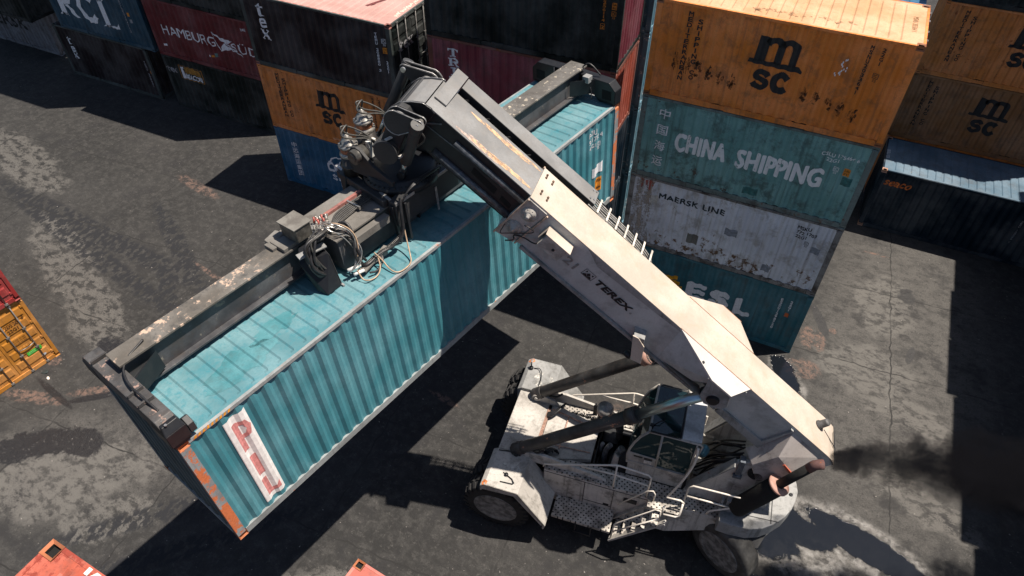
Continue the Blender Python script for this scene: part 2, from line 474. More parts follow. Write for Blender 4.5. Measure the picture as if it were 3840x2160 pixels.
TEXF = paint('sooty_green_frame_paint', (.045, .06, .058), .15, .4, .6, dirtcol=(.014, .015, .015))
TEXR = paint('faded_pink_roof_paint', (.50, .29, .255), .1, .15, .6, rustcol=(.40, .12, .08), dirtcol=(.40, .22, .18))
TRIM = paint('maroon_container_paint', (.25, .036, .06), .12, .3, .5)
TRIF = paint('rusty_red_frame_paint', (.20, .06, .04), .3, .3, .6)
BLKM = paint('black_green_container_paint', (.007, .012, .012), .06, .3, .5, spec=.15, dirtcol=(.014, .015, .015))
MARE = paint('crimson_end_paint', (.19, .03, .055), .1, .2, .5)
REDO = paint('red_orange_end_paint', (.44, .085, .048), .15, .25, .55)
BLUP = paint('peeling_blue_end_paint', (.09, .22, .30), .36, .3, .55, rustcol=(.30, .31, .31), scale=1.4)
SEAB = paint('navy_container_paint', (.004, .017, .034), .04, .2, .45, dirtcol=(.008, .014, .022), spec=.12)
SEAR = paint('sun_lightened_navy_roof_paint', (.09, .165, .235), .12, .25, .55, rustcol=(.34, .28, .22))  # navy roof lightened in its colour to stand for the sun on it
HAMR = paint('dark_red_container_paint', (.17, .012, .020), .05, .3, .5, dirtcol=(.014, .015, .015))
BEAG = paint('dark_green_container_paint', (.008, .015, .014), .06, .35, .5, spec=.15, dirtcol=(.014, .015, .015))
RCLB = paint('blue_container_paint', (.006, .065, .115), .05, .3, .5, dirtcol=(.014, .015, .015))
PILB = paint('turquoise_container_paint', (.055, .262, .325), .06, .22, .45, dirtcol=(.03, .11, .13))
PILR = paint('faded_turquoise_roof_paint', (.105, .255, .295), .09, .5, .5, dirtcol=(.03, .19, .24), rustcol=(.30, .20, .16))
PILF = paint('orange_rust_frame_paint', (.30, .33, .34), .26, .25, .65, rustcol=(.27, .085, .035))
PILC = paint('orange_rust_casting', (.55, .17, .06), .4, .2, .65)
PILE = paint('dark_teal_end_paint', (.03, .085, .11), .1, .3, .5)
YEL = paint('yellow_orange_door_paint', (.62, .25, .028), .08, .2, .45)
REDC = paint('bright_red_container_paint', (.42, .035, .035), .2, .3, .5)
RUSR = paint('rust_eaten_red_roof_paint', (.48, .09, .045), .58, .3, .5, rustcol=(.16, .03, .02))
PNKR = paint('faded_salmon_roof_paint', (.56, .15, .115), .12, .2, .5, rustcol=(.5, .18, .06))
RUSC = paint('rust_brown_casting', (.50, .17, .07), .4, .2, .7)

ST = 'containers stacked along the yard'
# --- stack right of the boom
c = Cont('dark teal container with wavy white letters, lowest of four stacked behind the boom', (0, 0, 0), 0, ESLB, door='bars', group=ST)
m = Marks().text('E', 2.38, 3.03, .98, 1.69, .05).text('S', 3.14, 3.80, .96, 1.68, .07).text('L', 3.96, 4.50, .93, 1.64, .05)
c.mark('lettering', m, WHITE)
m = Marks()
for i in range(4): m.poly([(1.62 + .12 * i, 1.62 - .17 * i), (1.80 + .1 * i, 1.68 - .17 * i), (2.05 + .1 * i, 1.74 - .2 * i), (2.05 + .1 * i, 1.58 - .2 * i), (1.62 + .1 * i, 1.46 - .16 * i)])
c.mark('logo', m, plain('amber_logo', (.80, .36, .02), .5))
c.mark('serial_number', Marks().vert('ESDU1298720', 5.255, .07, .77, 2.13), WHITE)
c.mark('serial_number', Marks().vert('22G1', 5.54, .08, 1.68, 2.13), WHITE)
c.mark('height_decal', decal(Marks(), 5.53, 1.52, .12, .17), plain('red_orange_decal', (.62, .14, .04), .5))
c = Cont('pale rust streaked container with small dark lettering, second up behind the boom', (0, 0, H1), 0, PALE, frame=PALEF, roof=PALEF, door='bars', group=ST)
c.mark('lettering', Marks().text('MAERSK LINE', .95, 2.92, 1.95, 2.15, .034, 0, 1, 'LEFT', 1.1), plain('dark_teal_lettering', (.012, .03, .045), .6))
m = Marks().text('MSKU', 4.92, 5.30, 2.20, 2.32, .03).text('772 1703', 4.93, 5.48, 2.05, 2.16, .03).text('22G1', 4.94, 5.24, 1.90, 2.01, .03)
c.mark('serial_number', m, DARK); c.mark('code_mark', icbox(Marks(), 5.29, 1.78, .12), DARK)
c.mark('weathered_band', Marks().poly([(.17, .18), (.85, .18), (.74, .9), (.80, 1.5), (.70, 2.2), (.78, 2.5), (.17, 2.5)]), chipped('tan_weathering', (.40, .35, .30), .42, .56), .003)
for x, z in ((.36, 2.16), (.50, 2.28), (.60, 2.12), (.68, 2.30)): c.mark('red_streak', Marks().poly([(x, z), (x + .05, z + .02), (x + .06, 2.48), (x - .02, 2.48)]), chipped('red_paint_remains', (.42, .10, .08), .46, .60))
c.mark('label', Marks().rect(.72, .92, 1.72, 2.0), plain('chalk_label', (.55, .54, .50), .7, 0, .2))
m = Marks().rect(2.02, 2.36, .62, .98); c.mark('repair_patch', m, paint('grey_patch_paint', (.22, .22, .20), .3, .6), .003)
for q in ((3.05, 3.42, 1.30, 1.55), (4.35, 4.6, .38, .62), (5.45, 5.7, 1.5, 1.72)): c.mark('repair_patch', Marks().rect(*q), plain('slate_patch', (.24, .27, .32), .6, 0, .25), .003)
c = Cont('sea green container with broad worn white lettering, third up behind the boom', (0, 0, 2 * H1), 0, TEAL, frame=TEALR, roof=TEALR, door='bars', group=ST)
c.mark('lettering', Marks().text('CHINA', 1.09, 2.53, 1.08, 1.68, .034, 0, 1, 'LEFT', 1.1), WORNW)
c.mark('lettering', Marks().text('SHIPPING', 2.80, 5.06, 1.04, 1.64, .034, 0, 1, 'LEFT', 1.05), WORNW)
m = Marks()
for ch, z in zip('中国海运', (2.13, 1.62, 1.12, .62)): m.text(ch, .54, .84, z - .15, z + .15, .008)
c.mark('lettering', m, WHITE)
m = Marks().text('CSLU 175464 6', 4.82, 5.74, 2.05, 2.15, .01).text('22G1', 4.98, 5.28, 1.90, 2.0, .01)
c.mark('serial_number', m, WORNW); c.mark('code_mark', icbox(Marks(), 5.28, 1.72, .13), WORNW)
c.mark('height_decal', decal(Marks(), 5.55, 1.69), ORNG); c.mark('height_decal', decaltxt(Marks(), 5.55, 1.69), DARK, .008)
c.mark('repair_patch', Marks().rect(5.5, 5.75, 1.3, 1.55).rect(3.2, 3.6, .3, .52), plain('deep_green_patch', (.03, .15, .15), .5), .003)
def msc(cont, shift=0., small=True, serial='MSNU2033641', big=None):
    s = shift
    for a in (('MEDITERRANEAN', .89 + s, .125, .57, 2.39, .035), ('SHIPPING', 1.15 + s, .125, 1.06, 2.24, .035), ('CO', 1.17 + s, .125, .64, .92, .035)):
        cont.mark('lettering', Marks().vert(*a), DARK)
    cont.mark('logo', msc_logo(1, 2.45 + s, 3.75 + s, .80), DARK)
    cont.mark('serial_number', Marks().vert(serial, 5.04 + s, .075, 1.18, 2.40), DARK); cont.mark('type_code', Marks().vert('22G1', 5.30 + s, .08, 1.95, 2.38), DARK); cont.mark('code_mark', icbox(Marks(), 5.32 + s, 1.72, .13), DARK)
c = Cont('orange container with a sunlit pale roof and large black lettering, topmost behind the boom', (0, 0, 3 * H1), 0, OR, roof=ORF, frame=OR, cast=paint('dark_orange_casting', (.42, .15, .05), .3, .3), door='bars', group=ST)
msc(c)
rr = random.Random(5)
SOOT = chipped('soot_brown', (.09, .035, .016), .40, .62)
for x0, n, z0 in ((.70, 6, 1.08), (3.95, 5, .90)):
    for i in range(n):
        cx = x0 + i * .30; cz = z0 - i * .05; m = Marks()
        for k in range(16):
            a = rr.random() * 6.28; q = rr.random() ** .5; x = cx + .085 * q * math.cos(a); z = cz + .21 * q * math.sin(a); w = .012 + .03 * rr.random(); h = .02 + .05 * rr.random()
            m.poly([(x - w, z - h * .6), (x + w * .5, z - h), (x + w, z + h * .3), (x + w * .2, z + h), (x - w * .8, z + h * .5)])
        c.mark('soot_stain', m, SOOT)

m = Marks()
for k in range(16):
    x = 4.58 + rr.gauss(0, .08); z = 1.8 + rr.gauss(0, .14); m.rect(x - .014, x + .012, z - .03, z + .02)
c.mark('paint_flakes', m, WHITE)
m = Marks(); m.vert('MSNU 203364 1', 5.78, .12, .74, 1.60, .0, True); c.roofmark('serial_number', m, plain('tan_lettering', (.30, .14, .05), .6))
m = Marks()
for k in range(60):
    x = rr.uniform(2.2, 4.6); z = .45 + (x - 2.2) * .05 + rr.gauss(0, .06); w = rr.uniform(.01, .05)
    m.poly([(x - w, z - w * .5), (x + w, z - w * .7), (x + w * 1.3, z + w * .5), (x - w * .6, z + w)])
c.roofmark('grime', m, chipped('roof_soot', (.30, .16, .08), .38, .6))

# --- stack left behind the boom head
c = Cont('deep blue container with white Chinese characters, under a rusty orange one', (-14.49, .5, 0), 0, COSB, group=ST, door='bars')
m = Marks()
for ch, z in zip('中远海运集团', (1.94, 1.67, 1.40, 1.13, .86, .59)): m.text(ch, .70, .92, z - .115, z + .115, .008)
c.mark('lettering', m, WHITE)
m = Marks().text('CO', 2.28, 3.05, 1.16, 1.62, .05).text('SH', 2.45, 3.1, .78, 1.05, .03).text('IP', 2.8, 3.2, .5, .72, .02)
m.stroke([(2.42, 1.62)] + [(2.5 + .5 * (1 - math.cos(math.pi * i / 10)), 1.66 + .26 * math.sin(math.pi * i / 10)) for i in range(11)], .06)
m.stroke([(2.9, 1.62), (2.98, 1.75), (3.15, 1.8), (3.35, 1.72)], .05)
c.mark('lettering', m, WHITE)
c = Cont('rusty orange container with black lettering, between the deep blue and the dark maroon ones', (-14.49, .5, H1), 0, ORW, frame=ORW, group=ST, door='bars')
msc(c, -.07, serial='MEDU6836420')
c.mark('repair_patch', Marks().poly([(2.85, .28), (3.25, .26), (3.3, .12), (3.2, .165), (2.9, .17)]), plain('pale_orange_patch', (.75, .36, .18), .6), .003)
c = Cont('dark maroon container with a sunlit pink roof behind the boom head', (-14.49, .5, 2 * H1), 0, TEXM, frame=TEXF, roof=TEXR, cast=paint('dull_red_casting', (.30, .11, .09), .35, .3), door='bars', end=BLKM, group=ST)
def serif_tex(m, xs, zs, h):
    """serif t, e, x drawn from strokes and slabs; xs, zs give the lower left corner of each letter"""
    for ch, x, z in zip('tex', xs, zs):
        if ch == 't':
            m.poly([(x + .3 * h, z + .12 * h), (x + .62 * h, z + .12 * h), (x + .62 * h, z + h * 1.3), (x + .3 * h, z + h * 1.05)])
            m.rect(x + .05 * h, x + .95 * h, z + .82 * h, z + .98 * h); m.poly([(x + .3 * h, z + .12 * h), (x + .42 * h, z - .02 * h), (x + .95 * h, z + .06 * h), (x + .62 * h, z + .14 * h)])
        elif ch == 'e': m.text('e', x, x + h * .92, z, z + h, .02)
        else:
            m.poly([(x, z + h * .92), (x + .32 * h, z + h * .92), (x + h, z + .08 * h), (x + .68 * h, z + .08 * h)])
            m.poly([(x + .80 * h, z + h * .92), (x + .95 * h, z + h * .92), (x + .2 * h, z + .08 * h), (x + .06 * h, z + .08 * h)])
            for a, b in ((-.06, .44), (.62, 1.05)): m.rect(x + a * h, x + b * h, z + h * .9, z + h)
            for a, b in ((-.04, .34), (.58, 1.1)): m.rect(x + a * h, x + b * h, z, z + h * .1)
    return m
c.mark('lettering', serif_tex(Marks(), (.60, .63, .63), (1.89, 1.48, 1.07), .35), WHITE)
c.mark('serial_number', Marks().vert('TEMU 208880 3', 5.48, .075, .90, 2.25), WHITE); c.mark('type_code', Marks().vert('22G1', 5.80, .08, .90, 1.34), WHITE); c.mark('code_mark', icbox(Marks(), 5.77, 2.02, .15), WHITE)
c.mark('height_decal', decal(Marks(), 5.78, 1.70, .15, .2), ORNG); c.mark('height_decal', decaltxt(Marks(), 5.78, 1.70), plain('dark_orange_ink', (.2, .05, .01), .6), .008)
m = Marks(); serif_tex(m, (.42, .72, 1.0), (1.52, 1.52, 1.52), .28); c.endmark('lettering', m, GREYL)
m = Marks()
for k in range(40):
    x = rr.uniform(.8, 5.5); z = rr.uniform(.05, 2.3); 
    m.poly([(x, z), (x + .25, z + .02), (x + .27, z + .05), (x, z + .04)]) if k % 3 == 0 else None
m2 = Marks()
for i in range(20):
    x = .45 + i * .262; m2.rect(x, x + .16, .085, .10)
c.roofmark('rust_marks', m2, plain('rust_red_marks', (.5, .10, .06), .7))
c.roofmark('rust_stain', Marks().poly([(4.5, 1.0), (4.62, .98), (5.0, 1.9), (5.05, 2.3), (4.75, 2.3), (4.8, 1.8)]), plain('dark_rust_stain', (.14, .03, .03), .7, 0, .4))
m = Marks()
for k in range(26):
    z = .7 + k * .06; x = 5.78 + rr.gauss(0, .04); m.rect(x, x + rr.uniform(.05, .16), z, z + .045)
c.roofmark('paint_flakes', m, plain('bare_zinc', (.72, .66, .56), .6))

# --- stack behind the far end of the held container
Q = (-7.08, .53); qy = R(2.2); dq = lambda k: (Q[0], Q[1], k * H1)
for k, (lab, mt) in enumerate((('dark navy container on the ground in the deep shade behind the held container', SEAB), ('navy container second from the ground behind the held container', SEAB))):
    Cont(lab, dq(k), qy, mt, group=ST)
c = Cont('maroon container with white slab lettering and a red orange end', dq(2), qy, TRIM, frame=TRIF, roof=TRIM, end=REDO, group=ST)
def serif(m, ch, x0, x1, z0, z1):
    w = x1 - x0; h = z1 - z0; q = lambda a, b: (x0 + a * w, z0 + b * h); sw = .24
    def slab(a, b, z): m.poly([q(a, z), q(b, z), q(b, z + .12), q(a, z + .12)])
    if ch in 'TI':
        m.poly([q(.5 - sw / 2, .1), q(.5 + sw / 2, .1), q(.5 + sw / 2, .9), q(.5 - sw / 2, .9)]); slab(.22, .78, 0)
        if ch == 'T': slab(0, 1, .88); m.poly([q(0, .7), q(.12, .7), q(.12, .88), q(0, .88)]); m.poly([q(.88, .7), q(1, .7), q(1, .88), q(.88, .88)])
        else: slab(.22, .78, .88)
    elif ch == 'R':
        m.poly([q(.15, .1), q(.38, .1), q(.38, .9), q(.15, .9)]); slab(0, .5, 0); slab(0, .6, .88); slab(.38, .62, .42)
        pts = [(.60 + .3 * math.sin(math.pi * i / 8), .94 - .46 * (1 - math.cos(math.pi * i / 8)) / 2) for i in range(9)]
        m.stroke([q(*p) for p in pts], .2 * w); m.stroke([q(.6, .46), q(.86, .08)], .2 * w); slab(.78, 1.05, 0)
    elif ch == 'O': m.stroke([q(.5 + .4 * math.cos(i * math.pi / 8), .5 + .42 * math.sin(i * math.pi / 8)) for i in range(17)], .2 * w)
    elif ch == 'N':
        m.poly([q(.12, .1), q(.3, .1), q(.3, .9), q(.12, .9)]); m.poly([q(.7, .1), q(.88, .1), q(.88, .9), q(.7, .9)])
        m.poly([q(.12, .95), q(.34, .95), q(.88, .05), q(.66, .05)]); slab(0, .42, 0); slab(0, .34, .88); slab(.6, 1, .88)
    return m
m = Marks()
for i, ch in enumerate('TRITON'): serif(m, ch, .68, 1.04, 2.02 - i * .31, 2.28 - i * .31)
c.mark('lettering', m, WHITE)
c = Cont('black container with orange figures and a crimson sunlit end', dq(3), qy, BLKM, frame=BLKM, roof=BLKM, end=MARE, group=ST)
m = Marks().vert('GVCU 5256114 2', 5.51, .085, 1.16, 2.50).frame(5.45, 5.57, 1.15, 1.31, .012).vert('1', 5.79, .03, 2.03, 2.14); decal(m, 5.79, 1.82, .13, .19)
c.mark('serial_number', icbox(m, 5.79, 1.62, .13), plain('orange_lettering', (.62, .19, .02), .5))
c.mark('height_decal', decaltxt(Marks(), 5.79, 1.82, w=.1), BLKM, .008)
for k in range(4):
    Cont('blue container with a peeling end, %s in the stack behind the black one' % ('lowest', 'second up', 'third up', 'topmost')[k], (-6.98, 3.3, k * H1), qy, BLUP, group=ST)

# --- right: navy container in front, orange stack behind it
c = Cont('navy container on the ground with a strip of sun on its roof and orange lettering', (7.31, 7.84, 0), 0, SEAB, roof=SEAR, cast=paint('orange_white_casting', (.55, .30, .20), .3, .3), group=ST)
c.mark('lettering', Marks().text('seaco', .23, 1.16, 1.98, 2.20, .02, .25), plain('orange_brand_lettering', (.62, .16, .03), .5))
c.mark('serial_number', Marks().vert('SEGU 123456 7', 4.88, .07, .87, 1.90), plain('dim_white_lettering', (.35, .38, .42), .6))
m = Marks().vert('SEGU 123', .11, .12, .90, 1.5, .0, True); c.roofmark('serial_number', m, WHITE)
Cont('orange container on the ground, hidden behind the navy one', (7.31, 10.4, 0), 0, OR, group=ST)
c = Cont('brownish orange container in shade with black lettering, directly above the navy roof', (7.20, 10.4, H1), 0, paint('tan_orange_container_paint', (.34, .15, .05), .15, .35, .5), group=ST)  # one even brownish orange over the whole container
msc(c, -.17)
c = Cont('scratched orange container with black lettering, upper of the two at the right edge', (7.27, 10.4, 2 * H1), 0, ORW, group=ST)
msc(c, -.12)
c = Cont('dark green container resting on the scratched orange one at the top right corner', (7.40, 10.4, 3 * H1), 0, BEAG, group=ST)
Cont('dark blue container far behind the sunlit orange roof', (.6, 7.9, 2 * H1), 0, COSB, group=ST)
for k in (0, 1): Cont('dark blue container under the far one, %s' % ('on the ground', 'second up')[k], (.6, 7.9, k * H1), 0, COSB, group=ST)

# --- left row in the shade
BX, BY = -22.99, 3.07
c = Cont('dark green container with a small amber and white lighthouse sign', (BX, BY, 0), 0, BEAG, group=ST)
m = Marks().frame(.83, 2.20, 1.58, 2.23, .02)
c.mark('sign_border', m, plain('dim_amber', (.55, .25, .04), .6))
m = Marks()
for i in range(5): m.poly([(1.15, 2.16 - i * .055), (1.6, 2.19 - i * .055), (2.13, 2.13 - i * .055), (2.13, 2.10 - i * .055), (1.6, 2.155 - i * .055), (1.15, 2.13 - i * .055)])
c.mark('sign_beams', m, plain('amber_beams', (.60, .30, .04), .6))
m = Marks().poly([(.93, 1.62), (1.12, 1.62), (1.08, 2.08), (.97, 2.08)]).rect(.94, 1.11, 2.09, 2.18)
m.text('BEACON', 1.13, 2.14, 1.63, 1.87, .03); c.mark('lettering', m, WHITE)
m = Marks(); serif_tex(m, (.06, .26, .42), (1.78, 1.78, 1.78), .22); c.mark('lettering', m, GREYL)
c = Cont('dark red container with thin white lettering and a white flag, above the lighthouse sign', (BX, BY, H1), 0, HAMR, frame=HAMR, group=ST)
m = Marks().text('HAMBURG', .68, 3.64, 1.07, 1.50, -.006).text('SÜD', 4.55, 5.95, 1.06, 1.52, -.006)
m.poly([(3.62, 1.73), (4.05, 1.56), (4.65, 1.52), (4.40, 1.36), (4.1, 1.40), (3.65, 1.69)])
m.poly([(3.87, .91), (3.95, 1.12), (4.15, 1.34), (4.40, 1.22), (4.62, 1.18), (4.40, 1.08), (4.1, 1.02)])
m.stroke([(3.60, 1.72), (3.88, .93)], .03); m.stroke([(4.2, 1.4), (4.75, 1.1), (5.06, .93)], .04)
c.mark('lettering', m, WHITE)
m = Marks().rect(.45, .62, .48, .58).rect(3.05, 3.13, .50, .59).text('HASU', 5.35, 5.62, 2.12, 2.24, .02); c.mark('decals', m, WHITE)
c.mark('decals', Marks().rect(3.22, 3.36, .53, .62), ORNG); c.mark('decals', Marks().rect(3.45, 3.58, .60, .76), TEAL)
for k in (2, 3): Cont('black green container %s the dark red one' % ('resting on', 'two above')[k - 2], (BX, BY, k * H1), 0, BLKM, group=ST)
c = Cont('grey black container with stacked white letters, left of the lighthouse sign', (-30.05, BY, 0), 0, TEXM, frame=TEXF, group=ST)
c.mark('lettering', serif_tex(Marks(), (.60, .63, .63), (1.72, 1.32, .98), .30), WHITE)
c.mark('serial_number', Marks().vert('TEMU 208801', 5.70, .07, .58, 1.92).vert('22G1', 6.0, .0, .6, 1.0) if 0 else Marks().vert('TEMU 208801', 5.70, .07, .58, 1.92), GREYL)
c.mark('height_decal', decal(Marks(), 5.86, 1.37, .1, .16), ORNG)
c = Cont('dark blue container with three tall white serif letters, above the grey black one', (-29.35, BY, H1), 0, RCLB, group=ST)
m = Marks()
def stem(x, z0, z1, w=.34): m.poly([(x, z0), (x + w, z0), (x + w, z1), (x, z1)]); m.poly([(x - .14, z1), (x + w + .14, z1), (x + w, z1 - .1), (x, z1 - .1)]); m.poly([(x - .14, z0), (x, z0 + .1), (x + w, z0 + .1), (x + w + .14, z0)])
stem(.55, .72, 2.0); m.poly([(1.0, 1.25), (1.25, 1.28), (1.7, .72), (1.4, .72)]); m.stroke([(.95, 1.95), (1.3, 1.9), (1.42, 1.65), (1.3, 1.42), (.95, 1.36)], .2)
m.stroke([(2.85, 1.75), (2.7, 1.92), (2.4, 1.93), (2.1, 1.75), (2.0, 1.35), (2.1, .98), (2.4, .78), (2.7, .80), (2.85, .98)], .26)
stem(3.35, .66, 1.95); m.poly([(3.7, .66), (4.2, .66), (4.22, .95), (4.08, .78), (3.7, .76)])
c.mark('lettering', m, WHITE)
c.mark('serial_number', Marks().vert('RCLU2204712', 4.90, .05, .66, 2.15).vert('22G1', 5.05, .06, 1.75, 2.15), GREYL)
c.mark('height_decal', decal(Marks(), 5.15, 1.55, .1, .17), ORNG); c.mark('height_decal', decal(Marks(), 5.18, 1.25, .1, .17), GREYL)
for k in (2, 3, 4): Cont('dark blue container %s the one with tall white serif letters' % ('resting on', 'two above', 'three above')[k - 2], (-29.6, BY, k * H1), 0, RCLB, group=ST)
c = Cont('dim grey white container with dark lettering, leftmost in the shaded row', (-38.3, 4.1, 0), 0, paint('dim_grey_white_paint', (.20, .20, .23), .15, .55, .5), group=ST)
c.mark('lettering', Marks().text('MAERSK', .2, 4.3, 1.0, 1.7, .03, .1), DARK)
for k in (1, 2, 3, 4, 5): Cont('black green container %s in the stack at the far left' % ('second up', 'third up', 'fourth up', 'fifth up', 'topmost')[k - 1], (-37.0, 2.7, k * H1), 0, BLKM, group=ST)

# --- near left: yellow door end with a red one on top; the two roofs at the bottom edge
oy = R(-8.6)
c = Cont('yellow orange container with its doors to the yard, on the ground at the left edge', (-21.40, -11.73, 0), oy, YEL, end=YEL, frame=YEL, door='bars', group='containers near the left edge')
m = Marks().text('GSBU', .62, 1.02, 1.72, 1.88, .02).text('120520', 1.55, 2.02, 1.86, 2.0, .02).text('22G1', 1.62, 1.94, 1.68, 1.80, .02).text('3', 2.12, 2.2, 1.92, 2.04, .02)
for z in (1.35, 1.28, 1.21, 1.02, .95): m.text('MAX.GR 30.480', 1.5, 1.95, z, z + .04, 0).text('TARE 2.230', .55, 1.0, z, z + .04, 0)
c.endmark('lettering', m, plain('dark_brown_lettering', (.10, .04, .01), .6))
c.endmark('label', Marks().rect(1.70, 2.14, .62, .76), plain('green_label', (.06, .48, .05), .5))
m = Marks()
for z in (.66, .71): m.rect(1.75, 2.09, z, z + .012)
o = c.endmark('label_text', m, plain('pale_green_ink', (.45, .75, .4), .5)); o.location.x = .004
c.endmark('label', Marks().poly([(2.07 + .07 * math.cos(i * .5236), .36 + .045 * math.sin(i * .5236)) for i in range(12)]), plain('silver_label', (.6, .65, .7), .4))
Cont('red container on top of the yellow orange one at the left edge', (-21.36, -11.75, H1), oy, REDC, door='bars', group='containers near the left edge')
zt = 3 * H1 + 2.896
ry = R(-3)
def stack_below(corner, yaw, n, top, mat, roof, cast, labs):
    ex = Vector((math.cos(yaw), math.sin(yaw), 0)); ey = Vector((-ex.y, ex.x, 0)); o = Vector(corner) - ey * W
    z = top
    for k in range(n):
        h = 2.896 if (k == 0 and n == 4) else H1
        z -= h
        c = Cont(labs[k], (o.x, o.y, z), yaw, mat, H=h, roof=roof, cast=cast, frame=roof, group='container stacks under the bottom edge')
        if k == 0: first = c
    return first
c = stack_below((-1.27, -16.02, 0), ry, 4, zt, paint('brown_red_container_paint', (.13, .025, .022), .3, .4), RUSR, RUSC, ('rust eaten red roof with an oxidised corner casting at the bottom left corner',) + tuple('red container %s under the rust eaten roof' % w for w in ('next', 'two', 'lowest')))
m = Marks()
for i in range(9):
    x = .62 + i * .11; m.poly([(x, W - .09), (x + .06, W - .09), (x + .10, W - .02), (x + .04, W - .02)])
m.rect(.55, .60, W - .09, W - .02)
m.out('hazard_stripes', plain('hazard_white', (.75, .72, .66), .6), c.root, lambda q: Vector((q.x, q.z, c.H - .003)))
c = stack_below((-.60, -13.23, 0), R(-5), 2, 2 * H1, PC['brown_red_container_paint'], PNKR, RUSC, ('salmon red roof with a brown corner casting at the bottom edge', 'red container hidden under the salmon red roof'))
# --- stacks right of the picture that throw the big shadow
for i, (x, y) in enumerate(((14.6, 7.9), (14.62, 5.4), (14.66, 2.9), (14.80, .4), (14.95, -2.1), (15.2, -4.6), (15.15, -7.1))):
    for k in range(4):
        Cont('dark container in the shaded row along the right side of the yard', (x + .12 * math.sin(3 * k + i), y, k * H1), 0, (SEAB, COSB, BLKM, HAMR)[(i + k) % 4], group='containers past the right edge', castings=(k == 3))

# ------------------------------------------------------------------ held container
HQ = (-2.588, -13.919, 5.379); HROT = (-.05619, -.02306, 1.34608)
HEL = Cont('long turquoise container with a white panel, hanging from the lifting frame', HQ, 0, PILB, L=L40, H=2.896, frame=PILF, roof=PILR, cast=PILC, end=PILE, rot=HROT, group='container being lifted')
m = Marks().rect(.70, 1.12, .30, 2.67)
for x0 in (.003, L40 - .161):
    mm = MB(); mm.box(x0, x0 + .158, .001, .108, .118, HEL.H - .118); mm.out('corner_post', paint('rust_streaked_post_paint', (.27, .31, .33), .60, .2, .65, rustcol=(.34, .10, .038)), HEL.root)
HEL.mark('name_panel', m, plain('white_panel', (.80, .79, .78), .55, 0, .1), .006)
def turned(m, body, x0, x1, z0, z1, b): return m.text(body, x0, x1, z0, z1, b)
m = Marks()
m.poly([(.80, 2.50), (.90, 2.50), (.90, 1.78), (.80, 1.78)]); m.stroke([(.88, 2.44), (1.0, 2.42), (1.05, 2.28), (1.0, 2.14), (.88, 2.10)], .09)
m.poly([(.82, 1.60), (.94, 1.60), (.94, 1.02), (.82, 1.02)]); m.poly([(.80, .90), (.91, .90), (.91, .42), (.80, .42)]); m.rect(.91, 1.07, .42, .52); m.poly([(1.0, .52), (1.07, .52), (1.07, .62)])
HEL.mark('lettering', m, plain('washed_red_lettering', (.62, .25, .24), .6, 0, .2), .010)
m = Marks().text('PCIU', 10.93, 11.25, 2.50, 2.64, .01).text('931772 4', 10.93, 11.5, 2.32, 2.45, .01).text('45G1', 10.95, 11.22, 2.15, 2.26, .01)
HEL.mark('serial_number', icbox(m, 11.38, 2.14, .13), WHITE)
HEL.mark('label', Marks().poly([(11.14, 1.24), (11.45, 1.30), (11.56, 1.26), (11.57, 1.60), (11.40, 1.56), (11.14, 1.52)]), WHITE, .008)
HEL.mark('label', Marks().rect(11.24, 11.53, .72, 1.14), ORNG)
HEL.mark('label_text', Marks().text('CAUTION', 11.27, 11.5, 1.02, 1.09, .01).text('HIGH', 11.29, 11.48, .80, .88, .02), DARK, .009)
m = Marks(); m.vert('PCIU 931772', 11.95, .12, .45, 1.2, .0, True); HEL.roofmark('serial_number', m, plain('pale_roof_ink', (.35, .5, .52), .6))
m = Marks()
for i in range(9):
    x = .26 + i * .075
    m.poly([(x, 2.83), (x + .04, 2.83), (x + .065, 2.885), (x + .025, 2.885)])
m.out('hazard_tape', plain('hazard_amber', (.75, .32, .03), .6), HEL.root, lambda q: Vector((q.x, .0005, q.z)))
m = Marks()
def blot(m, cx, cz, rx, rz, n=22, k=.35, rr=rr):
    ph = [rr.random() * 6.28 for _ in range(4)]
    m.poly([(cx + rx * (1 + k * math.sin(2 * a + ph[0]) * .5 + k * math.sin(5 * a + ph[1]) * .4 + k * .3 * math.sin(9 * a + ph[2])) * math.cos(a), cz + rz * (1 + k * math.sin(3 * a + ph[2]) * .5 + k * .5 * math.sin(7 * a + ph[3])) * math.sin(a)) for a in [i * 6.283 / n for i in range(n)]])
    return m
def fold_roof(c, m, off=.004):
    """lay flat marks on the cross-corrugated roof"""
    L = c.L; n = int((L - .68) / .262); p = (L - .68) / n; xs = []
    for i in range(n):
        a = .34 + p * i; xs += [(a + p * .02, 0), (a + p * .12, -.02), (a + p * .28, -.02), (a + p * .40, 0)]
    for x, _ in xs:
        bmesh.ops.bisect_plane(m.bm, geom=m.bm.verts[:] + m.bm.edges[:] + m.bm.faces[:], plane_co=(x, 0, 0), plane_no=(1, 0, 0))
    def d(x):
        for (a, ya), (b, yb) in zip(xs[:-1], xs[1:]):
            if a <= x <= b: return ya + (yb - ya) * (x - a) / (b - a)
        return 0
    zt = c.H - .012 + off
    return lambda q: Vector((q.x, q.z, zt + d(q.x)))
for cx, cz, rx, rz in ((1.55, .62, .62, .30), (2.4, .85, .5, .18)): blot(m, cx, cz, rx, rz)
m.bm.verts.ensure_lookup_table()
f = fold_roof(HEL, m); m.out('patch_of_fresh_paint', paint('fresh_turquoise_paint', (.055, .235, .275), .05, .2, .4), HEL.root, f)

